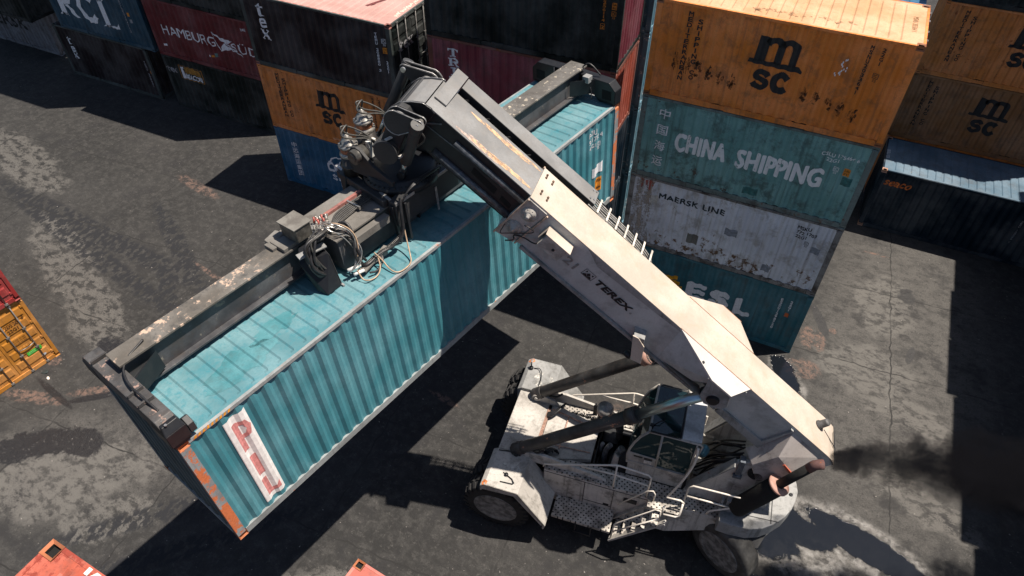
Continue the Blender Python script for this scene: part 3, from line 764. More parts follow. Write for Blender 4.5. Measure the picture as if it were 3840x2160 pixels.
# ------------------------------------------------------------------ reach stacker
VO = Vector((-.17, -7.35, 0)); VT = R(7.7)
RS = thing('reach_stacker', 'grey white reach stacker with its long boom raised, lifting the turquoise container', 'reach stacker', VO, (0, 0, VT))
VM = Matrix.Translation(VO) @ Matrix.Rotation(VT, 4, 'Z'); VMI = VM.inverted()
HM = Matrix.Translation(HQ) @ Euler(HROT).to_matrix().to_4x4()
H2V = VMI @ HM
T0 = 2.896
def SP(c): return H2V @ Vector((c[0], c[1], T0 + c[2]))          # spreader frame: length, depth, height over the roof
SDv = Vector((.788, -.616)).normalized(); SNv = Vector((-SDv.y, SDv.x)); HDv = Vector((.26, 9.66))
def BP(c):                                                        # boom frame: along, lateral, normal
    p = HDv + SDv * c[0] + SNv * c[2]; return Vector((p.x, c[1], p.y))
VW = paint('dirty_white_machine_paint', (.50, .475, .44), .16, .52, .5, rustcol=(.34, .15, .08), dirtcol=(.16, .15, .135))
VD = paint('sooty_machine_paint', (.60, .585, .55), .12, .55, .55, dirtcol=(.07, .068, .06))
VG = paint('grey_machine_paint', (.31, .315, .315), .10, .5, .5, dirtcol=(.09, .09, .085))
BOOMT = paint('cream_boom_paint', (.55, .475, .40), .09, .24, .5, rustcol=(.45, .26, .12), dirtcol=(.42, .30, .20), streaks=False)
BOOMS = paint('boom_side_paint', (.52, .54, .54), .07, .38, .5, rustcol=(.18, .15, .12), dirtcol=(.20, .20, .195), streaks=False)
BLACKP = paint('black_machine_paint', (.011, .0125, .0165), .14, .3, .36, rustcol=(.05, .045, .04), dirtcol=(.03, .03, .03), streaks=False, fade=.03, spec=.36)
GREYT = paint('dusty_grey_boom_paint', (.215, .215, .215), .06, .35, .45, dirtcol=(.20, .185, .17), rustcol=(.55, .26, .08), streaks=False)
INTOP = GREYT
WORN = paint('scraped_beam_paint', (.115, .107, .097), .42, .5, .6, rustcol=(.33, .29, .23), dirtcol=(.06, .055, .05), streaks=False, scale=2.)
WORNR = paint('scraped_beam_paint_with_rust', (.125, .113, .098), .42, .6, .6, rustcol=(.30, .22, .17), dirtcol=(.05, .05, .05), streaks=False, scale=1.6)
WEB = paint('dark_beam_web_paint', (.045, .047, .055), .30, .5, .5, rustcol=(.13, .12, .10), streaks=False, scale=1.5)
CHROME = plain('chrome_rod', (.45, .56, .60), .34, 1., .04)
CYLP = paint('worn_cylinder_paint', (.020, .019, .019), .3, .5, .42, rustcol=(.30, .15, .09), streaks=False, scale=1.3)
GLAND = paint('salmon_primer', (.50, .28, .22), .3, .4, .55, rustcol=(.12, .06, .05))
RUBB = plain('tyre_rubber', (.013, .013, .014), .8, 0, .35, 9)
RIMM = paint('dusty_rim_paint', (.025, .025, .025), .25, .7, .7)
HOSE = plain('black_hose', (.02, .02, .022), .45, 0, .3)
HOSEG = plain('grey_hose', (.045, .043, .041), .5, 0, .3)
BRASS = plain('tan_cable', (.42, .30, .20), .5, 0, .2)
STEEL = plain('bright_fitting', (.60, .58, .54), .3, .8, .2)
TREAD = None
def tread():
    t = NT('perforated_tread_plate'); v = t.coord(False)
    n = t.noise(v, 3, 6, .65); n2 = t.noise(v, 14, 4)
    vo = t.n('TexVoronoi'); vo.inputs['Scale'].default_value = 11; vo.inputs['Randomness'].default_value = .12
    t.put(vo.inputs['Vector'], t.scale(v, (1, 1, .001), (0, 0, .6)))
    hole = t.ramp(vo.outputs['Distance'], .20, .26)
    c = t.mix(t.ramp(n, .35, .68), (.56, .53, .48), (.14, .13, .12)); c = t.mix(t.ramp(n2, .35, .8, 0, .5), c, (.20, .15, .12))
    c = t.mix(hole, (.008, .008, .008), c)
    return t.done(t.bsdf(c, .6, 0, t.bump(hole, .5, .02)))
TREAD = tread()
RAIL = paint('pale_rail_paint', (.82, .76, .68), .06, .12, .45, rustcol=(.35, .12, .06))
GLASS = glass('cab_glass', (.22, .42, .46), .30)
GLASSD = glass('dark_cab_glass', (.10, .16, .17), .72, 1.25)

# chassis
m = MB()
m.prism([(1.0, -1.13, .55), (4.2, -1.13, .55), (5.3, -1.13, 1.3), (5.3, -1.13, 1.86), (1.0, -1.13, 1.86)], (0, .48, 0))
m.prism([(1.0, .65, .55), (4.2, .65, .55), (5.3, .65, 1.3), (5.3, .65, 1.86), (1.0, .65, 1.86)], (0, .48, 0))
m.out('side_body', VD, RS, .02)
m = MB()
for s in (-1, 1): m.box(-.2, 6.2, s * .60 - .08, s * .60 + .08, .75, 1.78)
m.box(-.2, .5, -.5, .5, .9, 1.7); m.box(2.95, 5.2, -.52, .52, .8, 1.7); m.box(-.25, .25, -1.0, 1.0, .55, 1.1); m.box(5.4, 5.9, -1.0, 1.0, .6, 1.0)
m.out('chassis_frame', BLACKP, RS, .02)
# panel lines and door on the near body side
m = MB()
for x in (2.05, 2.78): m.box(x, x + .015, -1.138, -1.131, .62, 1.8)
m.box(2.06, 2.77, -1.138, -1.131, .98, .995); m.box(1.02, 4.1, -1.139, -1.131, 1.80, 1.815); m.box(2.58, 2.72, -1.145, -1.131, 1.02, 1.08); m.box(1.7, 1.8, -1.145, -1.131, .8, .87); m.box(3.05, 3.38, -1.15, -1.131, 1.45, 1.62)
m.out('access_door', BLACKP, RS)
# decks
m = MB(); m.box(-.26, .62, -.93, 1.02, 1.84, 1.93); m.box(-.27, -.20, -.93, 1.02, 1.25, 1.84)
m.out('front_deck', VW, RS, .015)
m = MB(); m.hull([(.70, -.92, 1.90), (.70, .80, 1.90), (2.06, .52, 1.97), (2.06, -.56, 1.97), (.70, -.92, 1.78), (.70, .80, 1.78), (2.06, .52, 1.80), (2.06, -.56, 1.80)])
m.out('hood_plate', VW, RS, .012)
m = MB()
for i in range(4): m.box(.62 + i * .022, .632 + i * .022, -.75, .60, 1.93, 1.955 + .01 * (i % 2))
m.box(1.2, 1.23, -.5, .55, 1.90, 1.965); m.beam((.75, .62, 1.95), (2.0, .33, 1.99), .03, .03); m.beam((.75, -.45, 1.95), (2.0, -.40, 1.99), .02, .02)
m.out('hood_hinge', plain('rusty_pink_steel', (.42, .26, .20), .6, 0, .4), RS)
# long side plates on deck holding the cylinder feet
for s in (-1, 1):
    m = MB()
    m.prism([(.05, s * .98 - .04, 1.90), (.55, s * .98 - .04, 2.22), (1.0, s * .98 - .04, 2.26), (2.4, s * .98 - .04, 2.02), (2.6, s * .98 - .04, 1.86), (.05, s * .98 - .04, 1.86)], (0, .07, 0))
    m.prism([(.02, s * .80 - .04, 1.90), (.45, s * .80 - .04, 2.20), (.75, s * .80 - .04, 2.10), (.9, s * .80 - .04, 1.90)], (0, .07, 0))
    m.out('cylinder_bracket', VW if s > 0 else VD, RS, .01)
    m = MB(); m.cyl((.25, s * .9 - .16, 2.06), (.25, s * .9 + .16, 2.06), .12, seg=28); m.cyl((.25, s * .9 - .2, 2.06), (.25, s * .9 + .2, 2.06), .055, seg=20)
    m.out('pivot_pin', VW if s > 0 else BLACKP, RS, .008)
# engine bay
m = MB(); m.box(2.10, 2.92, -.58, .58, 1.2, 1.42)
for x in (2.2, 2.35, 2.5): m.cyl((x, -.5, 1.5), (x, .5, 1.5), .06, seg=14)
m.box(2.12, 2.16, -.6, .6, 1.42, 1.9); m.box(2.2, 2.6, .15, .5, 1.42, 1.85)
m.out('engine', plain('oily_engine_black', (.018, .02, .022), .4, .2, .4), RS, .01)
m = MB(); m.tube([(2.35, -.25, 1.5), (2.35, -.25, 2.05), (2.45, -.2, 2.28)], .07, 14, 2); m.tube([(2.62, -.35, 1.5), (2.64, -.33, 2.1), (2.75, -.25, 2.35)], .09, 14, 1); m.tube([(2.2, -.1, 1.6), (2.25, -.1, 2.1)], .05, 12)
m.out('engine_pipe', plain('grey_pipe', (.16, .17, .18), .45, .3, .4), RS)
m = MB(); m.prism([(2.55, -.55, 1.86), (2.72, -.55, 1.86), (2.72, -.55, 2.35), (2.6, -.55, 2.45)], (0, .05, 0)); m.out('shield_plate', VW, RS, .006)
o = obj('air_filter', MB().lathe((2.12, .50, 2.05), (0, 0, 1), [(.0, 0), (.16, 0), (.17, .1), (.17, .55), (.19, .58), (.19, .62)], 32).mesh('air_filter'), BLACKP, RS)
obj('filter_cap', MB().lathe((2.12, .50, 2.66), (0, 0, 1), [(.205, 0), (.215, .04), (.205, .12), (.14, .19), (.05, .22), (.02, .23), (.018, .27), (0, .27)], 36).mesh('filter_cap'), plain('dusty_grey_cap', (.26, .255, .25), .4, .3, .25), o)
obj('filter_band', MB().lathe((2.12, .50, 2.60), (0, 0, 1), [(.195, 0), (.208, .01), (.208, .06), (.195, .07)], 36).mesh('filter_band'), GLAND, o)
m = MB()
for i in range(10): 
    a = math.pi * .5 * i / 9; m.lathe((2.32 + .26 * math.sin(a), .45 - .1 * (1 - math.cos(a)), 2.44 + .02 - .26 * (1 - math.cos(a))), (math.cos(a), -.1, -math.sin(a)), [(.085, -.02), (.1, -.008), (.1, .008), (.085, .02)], 20)
m.tube([(2.28, .46, 2.47), (2.45, .42, 2.42), (2.58, .36, 2.2), (2.6, .34, 1.9)], .085, 16, 2)
m.out('intake_duct', HOSEG, RS)
m = MB()
for i in range(6): m.cyl((1.80 + i * .02, .82 + .02 * (i % 2), 1.9), (1.80 + i * .022, .84 + .02 * (i % 2), 2.3 + .05 * (i % 3)), .012, seg=8)
m.box(1.95, 2.05, .25, .4, 1.95, 2.25); m.box(1.2, 1.9, .72, .90, 1.80, 1.9)
for i in range(16): m.box(1.25 + i * .045, 1.28 + i * .045, .66 + .02 * (i % 3), .72 + .02 * (i % 2), 1.88, 1.93 + .02 * (i % 4))
m.out('manifold', BLACKP, RS)
# fenders
for s in (-1, 1):
    m = MB(); y0, y1 = sorted((s * .98, s * 2.08)); th = .035
    prof = [(-.36, 1.72), (-.36, 1.93), (-.24, 2.02), (.60, 2.02), (1.34, .86), (1.30, .66), (1.26, .66), (1.26, .84), (.57, 1.97), (-.22, 1.97), (-.32, 1.9), (-.32, 1.72)]
    m.prism([(a, y0, z) for a, z in prof], (0, y1 - y0, 0))
    yo = s * 2.08
    m.prism([(-.36, yo, 1.78), (-.36, yo, 1.93), (-.24, yo, 2.02), (.60, yo, 2.02), (1.34, yo, .86), (1.22, yo, .82), (.50, yo, 1.86)], (0, -s * .03, 0))
    yi = s * .98
    m.prism([(-.36, yi, 1.3), (-.36, yi, 1.93), (-.24, yi, 2.02), (.60, yi, 2.02), (1.34, yi, .86), (1.30, yi, .66), (.9, yi, .9), (.5, yi, 1.3)], (0, s * .03, 0))
    f = m.out('front_fender', VW if s < 0 else VG, RS, .012)
    m = MB(); 
    if s < 0:
        m.tube([(.10, -1.62, 2.03), (.36, -1.74, 2.04), (.44, -1.84, 2.06)], .014, 6); m.tube([(.10, -1.88, 2.035), (.42, -1.86, 2.045)], .012, 6); m.tube([(-.2, -1.05, 2.03), (.1, -1.02, 2.06), (.22, -.95, 2.05)], .014, 6); m.lathe((.19, -1.66, 2.03), (0, 0, 1), [(.05, 0), (.05, .03), (0, .035)], 16)
        m.out('mirror_arm', BLACKP, f)
    else:
        m.lathe((-.18, 1.70, 2.03), (0, 0, 1), [(.06, 0), (.06, .05), (0, .06)], 18); m.tube([(-.18, 1.7, 2.1), (-.2, 1.78, 2.2)], .02, 8); m.tube([(-.1, 1.72, 2.04), (.05, 1.75, 2.07), (.15, 1.6, 2.1), (.2, 1.35, 2.08), (.18, 1.1, 2.06)], .012, 6, 2)
        m.out('lamp_lead', BLACKP, f)
    m = Marks(); blot(m, -.26 if s < 0 else -.24, (2.0 if s < 0 else 1.98) * s, .08, .07)
    m.out('bare_rust_corner', plain('orange_rust', (.62, .19, .06), .6, 0, .35, 25), f, lambda q: Vector((q.x, q.z, 2.024 if q.x > -.24 else 2.024 - (-.24 - q.x) * .75)))
    m = Marks()
    for k in range(5): blot(m, rr.uniform(-.1, .5), s * rr.uniform(1.1, 1.9), rr.uniform(.03, .09), rr.uniform(.04, .10), k=.7)
    m.out('bare_paint_patch', chipped('chalky_paint', (.55, .54, .51), .42, .60), f, lambda q: Vector((q.x, q.z, 2.0235)))
# wheels
def wheel(a, b, side, steer=0., wd=.46, lugs=True):
    M = Matrix.Translation((a, b, .86)) @ Matrix.Rotation(steer, 4, 'Z')
    h = wd / 2; d = Vector((0, side, 0))
    m = MB()
    m.lathe((0, 0, 0), d, [(.44, -h * .9), (.52, -h * .98), (.70, -h), (.81, -h * .86), (.845, -h * .6), (.85, 0), (.845, h * .6), (.81, h * .86), (.70, h), (.52, h * .98), (.44, h * .86)], 56)
    n = 26
    for i in range(n if lugs else 0):
        for q in (-1, 1):
            an = 2 * math.pi * (i + (.25 if q > 0 else -.25)) / n
            X = Matrix.Rotation(an, 4, 'Y')
            bb = MB(); bb.hull([Vector(p) for p in ((-.055, q * .02, .835), (.055, q * .02, .835), (-.055 + .08, q * h * .98, .80), (.055 + .08, q * h * .98, .80), (-.04, q * .02, .885), (.04, q * .02, .885), (-.04 + .08, q * h * .93, .865), (.04 + .08, q * h * .93, .865), (.02, q * h * 1.01, .74), (.10, q * h * 1.01, .74))])
            vm = {v: m.bm.verts.new(X @ v.co) for v in bb.bm.verts}
            for f in bb.bm.faces: m.bm.faces.new([vm[v] for v in f.verts])
            bb.bm.free()
    w = obj('wheel', m.mesh('tyre'), RUBB if lugs else plain('worn_grey_rubber', (.05, .049, .047), .7, 0, .4, 5), RS); w.matrix_local = M
    m = MB(); m.lathe((0, 0, 0), d, [(.0, h * .15), (.20, h * .15), (.22, h * .35), (.26, h * .35), (.30, -.02), (.38, .0), (.41, h * .7), (.455, h * .93), (.47, h * .93), (.47, h * .80)], 48)
    for i in range(10):
        an = 2 * math.pi * i / 10; m.cyl((.17 * math.cos(an), side * h * .14, .17 * math.sin(an)), (.17 * math.cos(an), side * h * .26, .17 * math.sin(an)), .018, seg=8)
    obj('rim', m.mesh('rim'), RIMM, w)
    m = MB(); m.lathe((0, 0, 0), d, [(.44, h * .95), (.46, h * 1.02), (.52, h * 1.035), (.565, h * 1.02), (.575, h * .99)], 48)
    obj('sidewall_mud', m.mesh('sidewall'), plain('dusty_sidewall', (.17, .165, .155), .9, 0, .5, 6), w)
for s in (-1, 1):
    wheel(0, s * 1.78, s); wheel(0, s * 1.27, s); wheel(5.65, s * 1.20, s, R(-34), .52, False)
for s in (-1,):  # mudguard over steered wheel
    m = MB(); m.hull([(6.0, -1.0, 1.62), (6.55, -.75, 1.62), (6.3, -1.35, 1.45), (5.95, -1.4, 1.5), (6.0, -1.0, 1.55), (6.5, -.8, 1.5)]); m.out('mud_flap', BLACKP, RS)
# tread walkways
for nm, (x0, x1, y0, y1, z) in (('walkway', (1.02, 2.05, -1.12, -.70, 1.872)), ('walkway', (2.07, 2.80, -1.12, -.66, 1.874)), ('walkway', (2.82, 3.60, -1.12, -.66, 1.874)), ('walkway', (3.62, 4.38, -1.35, -.66, 1.874)), ('walkway', (4.40, 5.25, -1.12, -.74, 1.874)), ('walkway', (1.02, 4.3, .70, 1.12, 1.872)), ('lower_step', (1.40, 2.90, -1.72, -1.14, .80))):
    m = MB(); m.box(x0, x1, y0, y1, z, z + .03); m.box(x0, x1, y0, y0 + .02, z - .06, z); m.out(nm, TREAD, RS)
m = MB(); m.box(1.42, 2.88, -1.70, -1.14, .70, .79); m.box(2.0, 2.45, -1.78, -1.72, .40, .46)
for x in (2.02, 2.42): m.box(x, x + .03, -1.77, -1.73, .46, .8)
m.out('step_frame', BLACKP, RS)
# stairs
st = MB(); st.beam((2.92, -1.75, .55), (4.10, -1.60, 1.86), .05, .16, (0, -1, .3)); st.beam((2.92, -1.16, .62), (3.75, -1.16, 1.86), .04, .16, (0, -1, .3))
STR = st.out('stair', VW, RS, .008)
for i in range(5):
    a = 2.98 + i * .20; z = .62 + i * .27
    m = MB(); m.box(a, a + .16, -1.70, -1.18, z, z + .03); m.out('stair_tread', TREAD, STR)
# handrails
def rail(paths, r=.022):
    m = MB()
    for p in paths: m.tube(p, r, 10)
    m.out('handrail', RAIL, RS)
rail([[(.98, -1.10, 1.95), (1.0, -1.10, 2.06), (1.2, -1.10, 2.14), (2.70, -1.09, 2.86), (2.80, -1.09, 2.88), (3.48, -1.09, 2.82), (3.56, -1.09, 2.74), (3.56, -1.09, 1.90)], [(1.9, -1.10, 2.42), (2.74, -1.09, 2.45), (3.55, -1.09, 2.38)], [(2.74, -1.09, 2.88), (2.74, -1.09, 1.88)]])
rail([[(1.0, 1.10, 1.95), (1.2, 1.10, 2.14), (2.70, 1.09, 2.86), (2.80, 1.09, 2.88), (3.48, 1.09, 2.82), (4.6, 1.0, 2.8), (4.6, 1.0, 1.9)], [(1.9, 1.10, 2.42), (2.74, 1.09, 2.45), (4.6, 1.0, 2.38)], [(2.74, 1.09, 2.88), (2.74, 1.09, 1.88)], [(3.55, 1.09, 2.82), (3.55, 1.09, 1.88)]])
rail([[(4.42, -1.10, 1.90), (4.42, -1.10, 2.78), (4.50, -1.08, 2.88), (5.62, -1.05, 2.88), (5.74, -1.05, 2.86), (5.76, -1.08, 2.78), (5.70, -1.12, 2.70), (5.02, -1.14, 2.12), (4.98, -1.14, 1.95)], [(4.42, -1.10, 2.42), (5.42, -1.08, 2.42)], [(5.58, -1.05, 2.87), (5.58, -.86, 2.1)]])
rail([[(2.95, -1.76, .62), (2.97, -1.76, 1.35), (3.05, -1.75, 1.48), (3.80, -1.64, 2.36), (3.92, -1.62, 2.34), (3.95, -1.62, 1.9)], [(2.96, -1.76, .98), (3.94, -1.62, 1.98)]], .018)
rail([[(2.95, -1.18, 1.3), (3.55, -1.16, 2.25), (3.68, -1.16, 2.32), (3.74, -1.16, 2.2), (3.74, -1.16, 1.9)]], .018)
rail([[(3.98, -1.40, 2.62), (4.30, -1.38, 2.62), (4.38, -1.38, 2.55), (4.38, -1.38, 1.9)], [(3.98, -1.45, 2.28), (3.98, -1.45, 1.9)], [(4.0, -1.60, 2.2), (4.28, -1.58, 2.2), (4.36, -1.55, 2.25), (4.36, -1.45, 2.6)]], .022)
# cab
cb = MB(); cb.prism([(2.95, -.64, 1.90), (4.32, -.64, 1.90), (4.32, -.64, 2.58), (2.95, -.64, 2.58)], (0, 1.28, 0))
CAB = cb.out('cab', VD, RS, .02)
prof = [(2.92, 2.58), (2.90, 2.85), (2.93, 3.10), (3.00, 3.38), (3.10, 3.66), (3.27, 3.95)]
Y = .69
m = MB()
for s in (-1, 1):
    m.tube([(a, s * Y, z) for a, z in prof], .03, 8); m.tube([(3.27, s * Y, 3.95), (4.42, s * Y, 3.97), (4.46, s * Y, 3.90), (4.32, s * Y, 2.60)], .03, 8)
    m.tube([(3.57, s * Y, 3.96), (3.60, s * Y, 2.60)], .028, 8); m.box(2.90, 4.34, s * Y - .03, s * Y + .03, 2.54, 2.63)
m.beam((3.27, -Y, 3.95), (3.27, Y, 3.95), .05, .05); m.beam((2.92, -Y, 2.58), (2.92, Y, 2.58), .05, .08)
m.out('cab_frame', VW, CAB)
m = MB()
m.hull([(3.97, -Y - .02, 3.93), (4.44, -Y - .02, 3.93), (4.44, Y + .02, 3.93), (3.97, Y + .02, 3.93), (4.0, -Y + .03, 4.005), (4.42, -Y + .03, 4.005), (4.42, Y - .03, 4.005), (4.0, Y - .03, 4.005)])
m.out('roof_panel', paint('blue_grey_cab_roof', (.62, .64, .68), .04, .3, .45, streaks=False), CAB, .02)
m = MB(); m.hull([(3.95, .70, 3.93), (4.48, .70, 3.93), (4.48, 1.0, 3.9), (3.98, 1.0, 3.9), (3.95, .70, 4.0), (4.46, .70, 4.0), (4.46, .98, 3.98), (3.98, .98, 3.98)]) ; m.out('roof_edge', VW, CAB, .015)
m = MB(); m.box(3.30, 3.96, -Y + .03, Y - .03, 3.955, 3.965); m.out('roof_glass', GLASS, CAB)
m = MB(); m.beam((3.96, -Y, 3.97), (3.96, Y, 3.97), .03, .05); m.beam((3.29, -Y, 3.975), (3.96, -Y, 3.975), .04, .03); m.beam((3.29, Y, 3.975), (3.96, Y, 3.975), .04, .03); m.out('roof_seal', BLACKP, CAB)
m = MB()
for (a0, z0), (a1, z1) in zip(prof[:-1], prof[1:]): m.face([(a0, -Y, z0), (a0, Y, z0), (a1, Y, z1), (a1, -Y, z1)])
m.out('windscreen', GLASS, CAB)
for s in (-1, 1):
    y = s * (Y - .005)
    m = MB(); m.face([(a, y, z) for a, z in prof[1:]] + [(3.56, y, 3.94), (3.58, y, 2.92), (2.91, y, 2.95)] if 0 else [(2.905, y, 2.98)] + [(a, y, z) for a, z in prof[2:]] + [(3.56, y, 3.94), (3.585, y, 2.94)])
    m.out('side_window', GLASSD, CAB)
    m = MB(); m.face([(3.60, y, 2.66), (3.57, y, 3.93), (4.40, y, 3.93), (4.32, y, 2.66)])
    d = m.out('door_window', GLASSD, CAB)
m = MB()
m.prism([(2.915, -Y - .012, 2.62), (3.59, -Y - .012, 2.62), (3.575, -Y - .012, 2.94), (2.905, -Y - .012, 2.98)], (0, .02, 0)); m.prism([(2.915, Y - .008, 2.62), (3.59, Y - .008, 2.62), (3.575, Y - .008, 2.94), (2.905, Y - .008, 2.98)], (0, .02, 0))
LP = m.out('lower_panel', VW, CAB, .004)
m = MB(); m.box(3.05, 3.26, -Y - .018, -Y - .0125, 2.84, 2.90); m.box(3.30, 3.49, -Y - .020, -Y - .0125, 2.82, 2.90); m.out('decal', DARK, LP)
m = MB(); m.box(3.31, 3.395, -Y - .020, -Y - .0125, 2.68, 2.80); m.box(3.405, 3.49, -Y - .020, -Y - .0125, 2.68, 2.80); m.out('vent', plain('light_vent', (.55, .53, .5), .5), LP)
m = MB(); m.box(4.33, 4.37, -Y, Y, 2.6, 3.9); m.out('rear_wall', VD, CAB)
m = MB(); m.box(2.96, 4.3, -Y + .04, Y - .04, 2.585, 2.60); m.out('cab_floor', DARK, CAB)
m = MB(); m.box(3.72, 4.16, -.24, .24, 2.95, 3.08); m.hull([(4.08, -.23, 3.05), (4.20, -.23, 3.05), (4.22, -.2, 3.72), (4.30, -.2, 3.72), (4.08, .23, 3.05), (4.20, .23, 3.05), (4.22, .2, 3.72), (4.30, .2, 3.72)]); m.box(3.75, 4.1, -.36, -.29, 3.15, 3.2); m.box(3.75, 4.1, .29, .36, 3.15, 3.2); m.box(3.8, 4.1, -.15, .15, 2.6, 2.95)
m.out('seat', plain('grey_seat', (.16, .165, .17), .7), CAB, .02)
m = MB(); m.box(2.98, 3.2, -.45, .45, 2.6, 3.02); m.cyl((3.2, 0, 2.95), (3.42, 0, 3.2), .03, seg=10); m.tube([(3.42 + .16 * math.sin(a) * .6, .19 * math.cos(a), 3.2 - .16 * math.sin(a) * .5) for a in [i * 6.2832 / 20 for i in range(21)]], .016, 6)
m.out('dashboard', plain('dark_dashboard', (.03, .032, .035), .5), CAB)
m = MB(); m.box(3.0, 3.22, -.62, -.46, 3.0, 3.05); m.box(3.1, 3.3, .4, .6, 2.98, 3.04); m.out('papers', plain('pale_paper', (.55, .62, .62), .7), CAB)
m = MB(); m.tube([(4.38, -.72, 3.85), (4.42, -.78, 3.4), (4.30, -.85, 2.7), (4.05, -1.0, 2.0)], .03, 8, 2); m.out('door_bar', RAIL, CAB)
m = MB(); m.tube([(3.33, -.5, 3.97), (3.45, -.42, 4.05), (3.55, -.3, 3.99)], .012, 6); m.box(3.25, 3.33, -.56, -.5, 3.97, 4.03); m.out('wiper', BLACKP, CAB)
# gear between the cab and the boom foot
m = MB(); m.box(4.55, 4.85, .55, .9, 2.3, 2.62); m.box(4.6, 4.7, .65, .75, 2.62, 2.66); m.out('reservoir', VW, RS, .02)
m = MB(); m.lathe((4.60, -.12, 2.85), (0, -.2, 1), [(.10, 0), (.12, .05), (.12, .26), (.07, .3), (.06, .36), (0, .36)], 20); m.out('filter_housing', plain('blue_steel_filter', (.12, .32, .42), .4, .3), RS)
m = MB()
for i in range(14):
    y = -.45 + i * .075; m.tube([(4.5 + rr.uniform(0, .2), y, 2.05 + rr.uniform(0, .3)), (4.8, y + rr.uniform(-.1, .1), 2.45 + rr.uniform(0, .3)), (5.1 + rr.uniform(-.1, .15), y * .8 + rr.uniform(-.1, .1), 2.6 + rr.uniform(0, .35)), (5.5, y * .6, 2.9 + rr.uniform(0, .3))], rr.choice((.022, .03, .018)), 8, 2)
m.out('hydraulic_hose', HOSE, RS)
m = MB(); 
for k in (0, 1, 2): m.tube([(4.55, -.58 + .06 * k, 2.1), (4.75, -.55 + .06 * k, 2.55), (5.2, -.48 + .05 * k, 3.0), (5.55, -.42 + .05 * k, 3.25), (5.8, -.4 + .05 * k, 3.35)], .04, 10, 2)
m.out('hydraulic_hose', HOSE, RS)
m = MB(); m.box(4.45, 6.2, -.5, .5, 1.7, 1.82); m.box(4.5, 4.9, -.3, .3, 1.8, 2.2); m.cyl((5.1, -.4, 2.0), (5.1, .4, 2.0), .12, seg=18); m.box(5.25, 5.45, -.2, .1, 1.8, 2.3)
m.out('pump_block', VD, RS, .015)
# boom foot brackets
for s in (-1, 1):
    y = s * .66 - .05
    m = MB(); m.prism([(4.35, y, 1.80), (4.45, y, 2.25), (5.26, y, 3.70), (5.52, y, 3.82), (5.85, y, 3.72), (5.98, y, 3.45), (5.90, y, 3.10), (6.25, y, 2.3), (6.25, y, 1.80)], (0, .10, 0))
    b = m.out('boom_bracket', VD if s < 0 else VW, RS, .015)
    m = MB(); m.beam((4.40, s * .74, 2.26), (5.22, s * .74, 3.72), .24, .03, (-.87, 0, .5)); m.out('bracket_flange', VG, b)
    m = MB(); m.cyl((5.74, y - .06 if s < 0 else y, 3.50), (5.74, y + .10 if s < 0 else y + .16, 3.50), .20, seg=36); m.cyl((5.74, y - .09, 3.50), (5.74, y + .19, 3.50), .12, seg=30); m.out('boom_pivot', BLACKP, b, .006)
m = MB(); m.box(5.30, 5.42, -.78, -.60, 3.3, 3.85); m.box(5.26, 5.46, -.80, -.72, 3.2, 3.3); m.out('clamp_block', plain('steel_blue_block', (.10, .12, .15), .4, .3), RS, .01)
# counterweight
outl = [(5.25, -1.34), (5.55, -1.36), (5.93, -1.33), (6.22, -1.22), (6.46, -1.04), (6.70, -.78), (6.86, -.50), (6.95, -.20), (6.98, 0)]
outl = outl + [(a, -b) for a, b in outl[-2::-1]]
m = MB(); m.prism([(a, b, 1.68) for a, b in outl], (0, 0, .47))
m.prism([(a - .1, b * .78, .75) for a, b in outl], (0, 0, .92))
CW = m.out('counterweight', VG, RS, .025)
m = MB(); m.beam((5.55, -1.02, 2.153), (6.58, -.95, 2.153), .02, .008); m.beam((6.40, -1.05, 2.153), (6.42, .6, 2.153), .02, .008); m.out('panel_gap', DARK, CW)
m = MB(); m.box(6.12, 6.32, -.62, -.42, 2.15, 2.52); m.out('lifting_lug', VG, CW, .02)
m = MB(); m.box(5.32, 5.52, -1.05, -.86, 2.15, 2.6); m.box(5.2, 5.26, -1.05, -.9, 2.15, 2.55); m.out('tail_post', VG, CW, .02)
m = MB(); m.lathe((6.82, -.14, 2.15), (0, 0, 1), [(.045, 0), (.045, .02), (.02, .02), (0, .0)], 14); m.out('lifting_eye', DARK, CW)
# exhaust
m = MB(); m.lathe((5.56, -1.04, 2.40), Vector((.55, .04, 1.20)), [(.0, 0), (.20, 0), (.22, .06), (.22, 1.30), (.20, 1.36), (.13, 1.38), (.13, 1.46)], 32)
MU = m.out('muffler', plain('sooty_black', (.006, .006, .006), .8, 0, .3), RS)
ax = Vector((.55, .04, 1.20)).normalized(); b0 = Vector((5.56, -1.04, 2.40)) + ax * 1.44
m = MB(); m.tube([b0, b0 + ax * .35, b0 + ax * 1.0], .10, 20); m.out('exhaust_pipe', plain('sooty_black', (.006, .006, .006)), MU)
m = MB(); m.tube([b0 + ax * .92, b0 + ax * 1.08, b0 + ax * 1.14 + Vector((.05, .01, -.01)), b0 + ax * 1.16 + Vector((.12, .03, -.02))], .105, 20); m.out('exhaust_tip', paint('burnt_red_tip', (.11, .035, .028), .3, .5, .7), MU)
m = MB(); m.lathe(b0 - ax * .02, ax, [(.17, 0), (.25, 0), (.25, .05), (.17, .05)], 36); m.out('muffler_ring', GLAND, MU)

